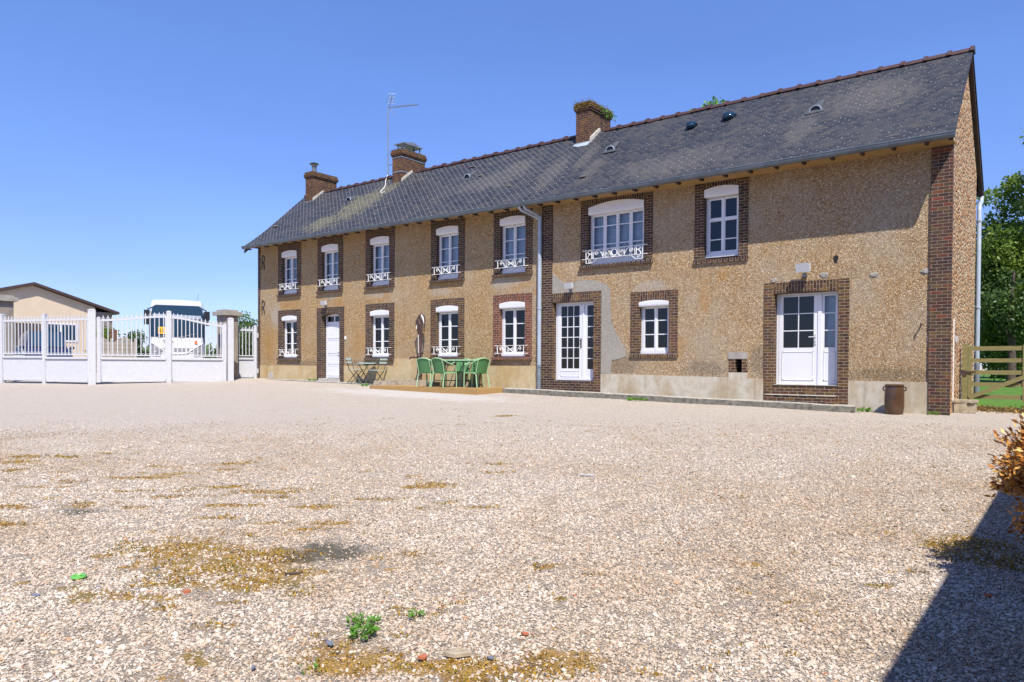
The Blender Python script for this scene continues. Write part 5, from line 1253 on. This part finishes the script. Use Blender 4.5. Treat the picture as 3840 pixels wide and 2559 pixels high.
# ------------------------------------------------------------------ entrance: pillars, white railings and gates
def pillar(label, x, y, w, zt):
    z0 = ghf(x, y)-.05; t = thing('gate_pillar', label, 'pillar', (x, y, z0), 0, 'cement gate pillars'); h = zt-z0; r = w/2
    b = MB(); b.box(-r,r,-r,r,0,h-.28); b.build('shaft', M['pillar'], t)
    b = MB(); g = r+.13; b.box(-g,g,-g,g,h-.28,h-.12); b.prism([(-r-.01,-r-.01,h-.12),(r+.01,-r-.01,h-.12),(r+.01,r+.01,h-.12),(-r-.01,r+.01,h-.12)], (0,0,.08)); b.build('cap', M['concrete'], t); return t
pl = pillar('cement pillar with flat cap between the double gate and the house', -26.19, -1.01, .60, 3.34)
pillar('cement pillar with flat cap at the left edge of the photograph', -32.35, -7.2, .60, 3.80)
b = MB(); b.box(-.1,.1,-.345,-.31,1.45,1.95); b.build('letter_box', M['navy'], pl)

def picket_run(mb, A, B, n, zbot, top0, topf, tipr=.15, rings=True):
    # pickets between A and B; topf(t) gives rail height above A's base line
    d = (B-A); u = d.normalized()
    for k in range(n):
        t_ = (k+.5)/n; p = A+d*t_; zt = topf(t_)
        mb.beam((p.x,p.y,zbot),(p.x,p.y,zt+.05), .031, .031, u)
        # spear tip and two leaves
        q = lambda s_, z: (p.x+u.x*s_, p.y+u.y*s_, z)
        nv = Vector((-u.y, u.x, 0))*.008
        mb.prism([Vector(q(-.012,zt+.05))-nv, Vector(q(.012,zt+.05))-nv, Vector(q(.024,zt+.11))-nv, Vector(q(0,zt+.19))-nv, Vector(q(-.024,zt+.11))-nv], nv*2)
        for s_ in (-1, 1): mb.tube([q(0,zt+.04),q(s_*.04,zt+.05),q(s_*.055,zt+.10)], .009, 4)
        if rings:
            c = A+d*((k+1)/n)
            if k < n-1: mb.tube([(c.x+u.x*.042*math.cos(a), c.y+u.y*.042*math.cos(a), zbot+.06+.042*math.sin(a)) for a in np.linspace(.6, 2*math.pi-.6+math.pi*.0, 9)], .008, 4)
            for s_ in (-1, 1): mb.tube([(p.x,p.y,zbot+.02),(p.x+u.x*s_*.03,p.y+u.y*s_*.03,zbot+.05),(p.x+u.x*s_*.035,p.y+u.y*s_*.035,zbot+.09)], .007, 4)
def post(t, p, z0, z1, w, u, cap=True, name='post'):
    mb = MB(); mb.beam((p.x,p.y,z0),(p.x,p.y,z1), w, w, u)
    if cap:
        mb.beam((p.x,p.y,z1),(p.x,p.y,z1+.03), w*1.06, w*1.06, u); mb.beam((p.x,p.y,z1+.03),(p.x,p.y,z1+.06), w*.7, w*.7, u)
    return mb.build(name, M['white'], t)
def panel_section(t, A, B, zb, zinf, topf, n, rings=True):
    u = (B-A).normalized(); mb = MB()
    mb.beam((A.x,A.y,(zb+zinf)/2),(B.x,B.y,(zb+zinf)/2), .03, zinf-zb-.02)
    mb.build('infill_panel', M['white'], t)
    mb = MB(); mb.beam((A.x,A.y,zb+.05),(B.x,B.y,zb+.05), .06, .10); mb.beam((A.x,A.y,zinf-.03),(B.x,B.y,zinf-.03), .12, .08); mb.beam((A.x,A.y,zinf+.09),(B.x,B.y,zinf+.09), .05, .04)
    N = 14; P = [A+(B-A)*(k/N) for k in range(N+1)]
    for k in range(N): mb.beam((P[k].x,P[k].y,topf(k/N)),(P[k+1].x,P[k+1].y,topf((k+1)/N)), .05, .07)
    for e in (A, B): mb.beam((e.x,e.y,zb),(e.x,e.y,topf(0 if e is A else 1)+.02), .06, .06, u)
    mb.build('rail', M['white'], t)
    mb = MB(); picket_run(mb, A, B, n, zinf+.06, 0, topf, rings=rings); mb.build('pickets', M['white'], t)
V3 = lambda x, y: Vector((x, y, 0))
GP1, GP2 = V3(-26.84,-6.09), V3(-24.88,-1.67); F0, FM = V3(-31.1,-7.6), V3(-29.03,-6.86)
# fence: two sections left of the gate
t = thing('railing_fence', 'white picketed metal railing in two sections left of the gate', 'fence')
uF = (GP1-F0).normalized()
panel_section(t, F0+uF*.08, FM-uF*.06, .36, 1.30, lambda s: 2.66, 12); panel_section(t, FM+uF*.06, GP1-uF*.16, .33, 1.26, lambda s: 2.66, 12)
post(t, F0, .2, 2.88, .17, uF); post(t, FM, .2, 2.86, .13, uF)
# double gate
t = thing('double_gate', 'white metal double gate with wavy picketed top in front of the coach', 'gate')
uG = (GP2-GP1).normalized(); mid = GP1.lerp(GP2, .535)
post(t, GP1, .1, 2.98, .25, uG, name='gate_post'); post(t, GP2, .1, 2.83, .22, uG, name='gate_post')
post(t, GP1+uG*.22, .32, 2.70, .12, uG, name='hinge_stile'); post(t, GP2-uG*.22, .32, 2.60, .12, uG, name='hinge_stile'); post(t, mid, .30, 3.02, .17, uG, name='meeting_stile')
sm = lambda s: s*s*(3-2*s)
l1 = GP1+uG*.29; l2 = mid-uG*.10; r1 = mid+uG*.10; r2 = GP2-uG*.29
panel_section(t, l1, l2, .34, 1.25, lambda s: 2.64+.20*sm(s), 14); panel_section(t, r1, r2, .33, 1.25, lambda s: 2.82-.27*sm(s), 13)
# pedestrian gate
t = thing('pedestrian_gate', 'narrow white picketed gate between the pillar and the house corner', 'gate')
pa, pb = V3(-26.32,-.62), V3(-25.52,-.10); uP = (pb-pa).normalized()
panel_section(t, pa, pb-uP*.06, .47, 1.30, lambda s: 2.50-.04*s, 6, False); post(t, pb, .40, 2.62, .11, uP)
b = MB(); b.box(-25.5,-25.4,-.12,-.05,2.15,2.35); b.box(-25.5,-25.4,-.12,-.05,.65,.85); b.build('hinge', M['white'], t)

# ------------------------------------------------------------------ coach behind the gate (front faces +x)
t = thing('coach', 'white touring coach parked behind the double gate, front towards the yard', 'coach', (-33.9, 0.9, .55), math.radians(-27))
t.scale = (1, 1, 1.035); hw = 1.28
def sec(x, zlo, zhi, w, wt, r=.18):
    return [(x,-w,zlo),(x,w,zlo),(x,w,zhi*.6),(x,wt,zhi-r),(x,wt-r*.6,zhi-.04),(x,0,zhi),(x,-wt+r*.6,zhi-.04),(x,-wt,zhi-r),(x,-w,zhi*.6)]
secs = [sec(-12,.35,3.55,hw,hw-.06), sec(-.9,.35,3.60,hw,hw-.06), sec(-.35,.33,3.62,hw,hw-.07), sec(-.10,.32,3.56,hw-.06,hw-.14), sec(.0,.34,3.44,hw-.12,hw-.2)]
b = MB(); n = 9; vs = [p for s_ in secs for p in s_]; fs = []
for i in range(len(secs)-1):
    for k in range(n): fs.append((i*n+k, (i+1)*n+k, (i+1)*n+(k+1) % n, i*n+(k+1) % n))
fs += [tuple(range(n-1, -1, -1)), tuple(range((len(secs)-1)*n, len(secs)*n))]
b.add(vs, fs); b.build('body', M['bus_white'], t, smooth=True)
def front(mb, pts, x=.012): mb.prism([(x, p[0], p[1]) for p in pts], (.012, 0, 0))
b = MB(); front(b, [(-1.22,1.78),(1.22,1.78),(1.22,2.6),(1.14,3.22),(1.0,3.32),(-1.0,3.32),(-1.14,3.22),(-1.22,2.6)]); ws = b.build('windscreen', M['darkglass'], t)
b = MB(); front(b, [(-1.12,2.72),(1.10,2.68),(1.10,2.84),(-1.12,2.88)], .026); b.build('sun_visor', M['pipe'], ws)
b = MB(); front(b, [(-.88,1.92),(-.52,1.92),(-.52,2.26),(-.88,2.26)], .026); s_ = b.build('school_sign', M['yellow'], ws)
b = MB()
for yy in (-.78,-.66):
    b.box(.039,.043,yy-.02,yy+.02,1.99,2.11); b.box(.039,.043,yy-.016,yy+.016,2.13,2.18)
b.build('pictogram', M['black'], s_)
b = MB()
for (y0, y1) in ((-.9,-.2),(.1,.85)): b.tube([(.045,y0,1.78),(.05,y0+.4,1.86),(.05,y1,1.94)], .012, 5)
b.build('wiper', M['black'], t)
b = MB(); front(b, [(-1.05,1.0),(1.05,1.0),(1.0,1.33),(-1.0,1.33)], .008); b.build('grille', M['bus_white'], t)
for k in range(8): 
    b = MB(); y0 = -.82+k*.21; front(b, [(y0,1.06),(y0+.16,1.06),(y0+.16,1.24),(y0,1.24)], .021); b.build('grille_slot', M['bus_grey'], t)
for s_ in (-1, 1):
    b = MB(); front(b, [(s_*1.18,.85),(s_*.78,.82),(s_*.70,1.10),(s_*1.18,1.40)], .014); hl = b.build('headlight', M['bus_grey'], t)
    b = MB(); b.sphere((.03,s_*.98,1.0), .02, .09, .09, 6); b.build('lens', M['zinc'], hl, smooth=True)
    b = MB(); b.tube([(.03,s_*1.2,1.50),(.03,s_*.8,1.24),(.03,s_*.45,1.0),(.03,0,.95)], .03, 6); b.build('trim', M['bus_white'], t)
    b = MB(); b.tube([(-.05,s_*1.12,3.2),(.12,s_*1.33,3.1),(.15,s_*1.38,2.9)], .03, 6); b.box(.06,.2,s_*1.38-.13,s_*1.38+.13,2.35,3.05); b.build('mirror', M['black'], t)
b = MB(); b.box(.03,.05,.80,.95,1.46,1.60); b.build('indicator', M['orange'], t)
# dark lettering left of centre on the nose
b = MB(); y0 = -.66
b.box(.014,.022,y0,y0+.025,1.50,1.64); b.tube([(.018,y0+.02,1.635),(.018,y0+.08,1.62),(.018,y0+.10,1.57),(.018,y0+.08,1.515),(.018,y0+.02,1.505)], .011, 5)
b.tube([(.018,y0+.24+.045*math.cos(a),1.55+.05*math.sin(a)) for a in np.linspace(0, 6.283, 13)[:-1]], .011, 5, closed=True); b.box(.014,.022,y0+.36,y0+.385,1.50,1.60); b.box(.014,.022,y0+.43,y0+.455,1.50,1.60); b.box(.014,.022,y0+.36,y0+.455,1.50,1.52)
b.build('lettering', M['black'], t)
for (x, yy) in ((-2.6,1),(-2.6,-1),(-8.6,1),(-8.6,-1)):
    b = MB(); b.lathe([(.5,-.15),(.52,-.1),(.52,.1),(.5,.15)], (x, yy*1.13, .42), 18, 'y'); b.build('wheel', M['black'], t)
b = MB(); b.tube([(-.3,.9,3.55),(-.3,1.0,3.95)], .008, 4); b.build('radio_whip', M['black'], t)
for s_ in (-1, 1):
    b = MB(); b.box(-11.5,-.12,s_*1.275-.02,s_*1.275+.014,1.45,3.05); b.build('side_window', M['darkglass'], t)

# ------------------------------------------------------------------ bungalow across the road (gable faces +x)
t = thing('bungalow', 'low beige rendered house with shallow gable across the road', 'house', (-50, 0, .5))
b = MB(); b.prism([(0,-3.75,0),(0,3.72,0),(0,3.72,4.30),(0,0,5.45),(0,-3.75,4.30)], (-11,0,0)); b.build('wall', M['beige_wall'], t)
b = MB(); sl = (5.63-4.4)/3.75
for s_ in (-1, 1):
    e = 5.15 if s_ > 0 else 4.3
    b.prism([(.35,0,5.63),(.35,s_*e,5.63-.305*e),(.35,s_*e,5.47-.305*e),(.35,0,5.47)], (-11.6,0,0))
b.build('roof', M['brown_board'], t)
b = MB(); b.box(-9,-.06,3.73,4.85,0,4.02); b.build('timber_lean_to', M['grey_wood'], t)
for (ya, yb, za, zb_) in ((.62,2.62,1.95,3.15),(-2.85,-1.75,1.85,3.0)):
    b = MB(); fwid = .1
    b.box(.0,.05,ya,yb,za,za+fwid); b.box(.0,.05,ya,yb,zb_-fwid,zb_); b.box(.0,.05,ya,ya+fwid,za+fwid,zb_-fwid); b.box(.0,.05,yb-fwid,yb,za+fwid,zb_-fwid); b.box(.0,.05,(ya+yb)/2-.06,(ya+yb)/2+.06,za+fwid,zb_-fwid)
    o = b.build('window', M['white_pvc'], t); b = MB(); b.box(.005,.02,ya+fwid,yb-fwid,za+fwid,zb_-fwid); b.build('pane', M['darkglass'], o)
b = MB(); b.box(.0,.03,-1.2,.45,.2,3.05); b.build('garage_door', M['brown_board'], t)
# dark people carrier in front of it
t = thing('parked_van', 'dark blue people carrier parked in front of the beige house', 'van', (-40.25, -2.5, ghf(-40,-2.5)), math.radians(-12)); t.scale = (1.1, 1.1, 1.12)
def vsec(x, w, zl, zs_, wt, zt): return [(x,-w,zl),(x,w,zl),(x,w,zs_),(x,wt,zt),(x,-wt,zt),(x,-w,zs_)]
secs = [vsec(-4.6,.85,.35,1.1,.70,1.75), vsec(-4.3,.93,.28,1.15,.72,1.95), vsec(-1.9,.94,.25,1.15,.72,2.02), vsec(-1.0,.93,.25,1.15,.80,1.20), vsec(-.2,.90,.25,.95,.82,1.02), vsec(.0,.80,.32,.75,.74,.80)]
b = MB(); vs = [p for s_ in secs for p in s_]; fs = []
for i in range(5):
    for k in range(6): fs.append((i*6+k, (i+1)*6+k, (i+1)*6+(k+1) % 6, i*6+(k+1) % 6))
fs += [tuple(range(5, -1, -1)), tuple(range(30, 36))]; b.add(vs, fs); b.build('body', M['navy'], t, smooth=True)
b = MB(); b.prism([(-1.02,-.76,1.24),(-1.02,.76,1.24),(-1.86,.66,1.96),(-1.86,-.66,1.96)], (.02,0,.02)); b.build('windscreen', M['darkglass'], t)
for s_ in (-1, 1):
    b = MB(); b.sphere((-.08,s_*.62,.72), .12, .17, .09, 6); b.build('headlight', M['zinc'], t, smooth=True)
    b = MB(); b.sphere((-1.2,s_*1.03,1.22), .08, .12, .09, 6); b.build('mirror', M['navy'], t, smooth=True)
    for x in (-.85,-3.6): b = MB(); b.lathe([(.31,-.1),(.33,-.07),(.33,.07),(.31,.1)], (x, s_*.84, .33), 16, 'y'); b.build('wheel', M['black'], t)
b = MB(); b.box(.0,.02,-.5,.5,.62,.68); b.build('grille', M['zinc'], t); b = MB(); b.box(.01,.03,-.26,.26,.42,.53); b.build('number_plate', M['white'], t)
# white car nose beside it
t = thing('parked_car', 'white small car parked left of the dark people carrier', 'car', (-41.0, -4.05, ghf(-41,-4)), math.radians(-10))
secs = [vsec(-3.6,.78,.3,.9,.6,1.25), vsec(-3.2,.82,.25,.92,.62,1.42), vsec(-1.7,.84,.22,.95,.62,1.45), vsec(-1.0,.84,.22,.95,.72,.98), vsec(-.25,.80,.22,.75,.70,.80), vsec(.0,.70,.28,.58,.62,.62)]
b = MB(); vs = [p for s_ in secs for p in s_]; b.add(vs, fs); b.build('body', M['bus_white'], t, smooth=True)
b = MB(); b.prism([(-1.02,-.66,1.0),(-1.02,.66,1.0),(-1.66,.56,1.42),(-1.66,-.56,1.42)], (.02,0,.02)); b.build('windscreen', M['darkglass'], t)
for s_ in (-1, 1):
    b = MB(); b.sphere((-.06,s_*.52,.55), .1, .14, .07, 6); b.build('headlight', M['zinc'], t, smooth=True)
    for x in (-.75,-2.9): b = MB(); b.lathe([(.28,-.09),(.3,-.06),(.3,.06),(.28,.09)], (x, s_*.76, .3), 16, 'y'); b.build('wheel', M['black'], t)
shrub('small round shrub in front of the beige house window', (-47.5,-2.3), (.6,.6,.8), 7, .25, .4, 300, .12, 'leaf')
shrub('low shrub between the white car and the beige house wall', (-48.8,-1.2), (.6,.5,.85), 7, .22, .35, 300, .12, 'leaf_dark')

# arched concrete panel fence beyond the gate
t = thing('panel_fence', 'grey concrete panel fence with arched tops behind the gate', 'fence', (-37.76, -.575, .5))
dv = Vector((.8, .62, 0)).normalized()
for k in range(-1, 2):
    A = dv*(k*1.24); b = MB(); b.beam((A.x,A.y,-.1),(A.x,A.y,1.85), .12, .12, dv); b.build('post', M['concrete'], t)
    if k < 1:
        b = MB(); N = 10
        for r_ in range(9):
            z0 = .02+r_*.21
            pts = []
            q0 = A+dv*.07; q1 = A+dv*1.17
            for j in range(N+1): s_ = j/N; zt = z0+.2; zt = min(zt, 1.62+.28*(1-(2*s_-1)**2)); pts.append((s_, max(zt, z0+.001)))
            if z0 > 1.62: 
                h_ = 1-((z0-1.62)/.28); 
                if h_ <= .05: continue
                lim = math.sqrt(h_); sa, sb = (1-lim)/2, (1+lim)/2
            else: sa, sb = 0, 1
            poly = [q0.lerp(q1, sa)+Vector((0,0,z0)), q0.lerp(q1, sb)+Vector((0,0,z0))]
            for j in range(N, -1, -1):
                s_ = sa+(sb-sa)*j/N; zt = min(z0+.195, 1.62+.28*(1-(2*s_-1)**2)); poly.append(q0.lerp(q1, s_)+Vector((0,0,max(zt, z0+.002))))
            nv = Vector((-dv.y, dv.x, 0))
            b.prism([p+nv*(-.03+.008*(r_ % 2)) for p in poly], nv*.05)
        b.build('panel', M['pillar'], t)
b = MB(); b.box(-.13,.13,-.13,.13,0,2.35); o = b.build('brick_post', M['brick_red']); o.location = (-39.8,.39,.55); tag(o, 'short red brick post showing above the concrete panel fence', 'post')
# hedges and bushes around the entrance
shrub('leafy bush rising behind the concrete panel fence, left part', (-41.2,.5), (.7,.7,1.2), 8, .35, .6, 1280, .14, 'leaf')
shrub('leafy bush behind the concrete panel fence beside the red post', (-40.3,1.4), (1.0,.7,1.0), 9, .35, .6, 1280, .14, 'leaf')
shrub('dark bush between the concrete fence and the coach', (-38.3,1.0), (.7,.8,1.2), 9, .3, .55, 1280, .13, 'leaf_dark')
shrub('bush right of the coach behind the double gate', (-33.5,4.8), (1.1,.9,1.0), 10, .35, .65, 1280, .13, 'leaf')
shrub('tall dark hedge bush behind the narrow white gate', (-28.4,1.6), (.9,.9,1.5), 14, .35, .6, 1680, .10, 'leaf_dark')
shrub('light leafy bush topping the hedge behind the narrow gate', (-29.6,2.6), (1.1,.8,1.7), 12, .3, .6, 1520, .11, 'leaf')
n = 9000; x = rng.uniform(-110, -95, n); y = rng.uniform(-60, 120, n); z = 2.0*rng.random(n)**.7
tag(leaves('far_hedge', np.stack([x, y, gh(x, y)+z], -1), 1.1, M['leaf_dark']), 'far dark hedge line along the horizon beyond the road', 'hedge', kind='stuff')
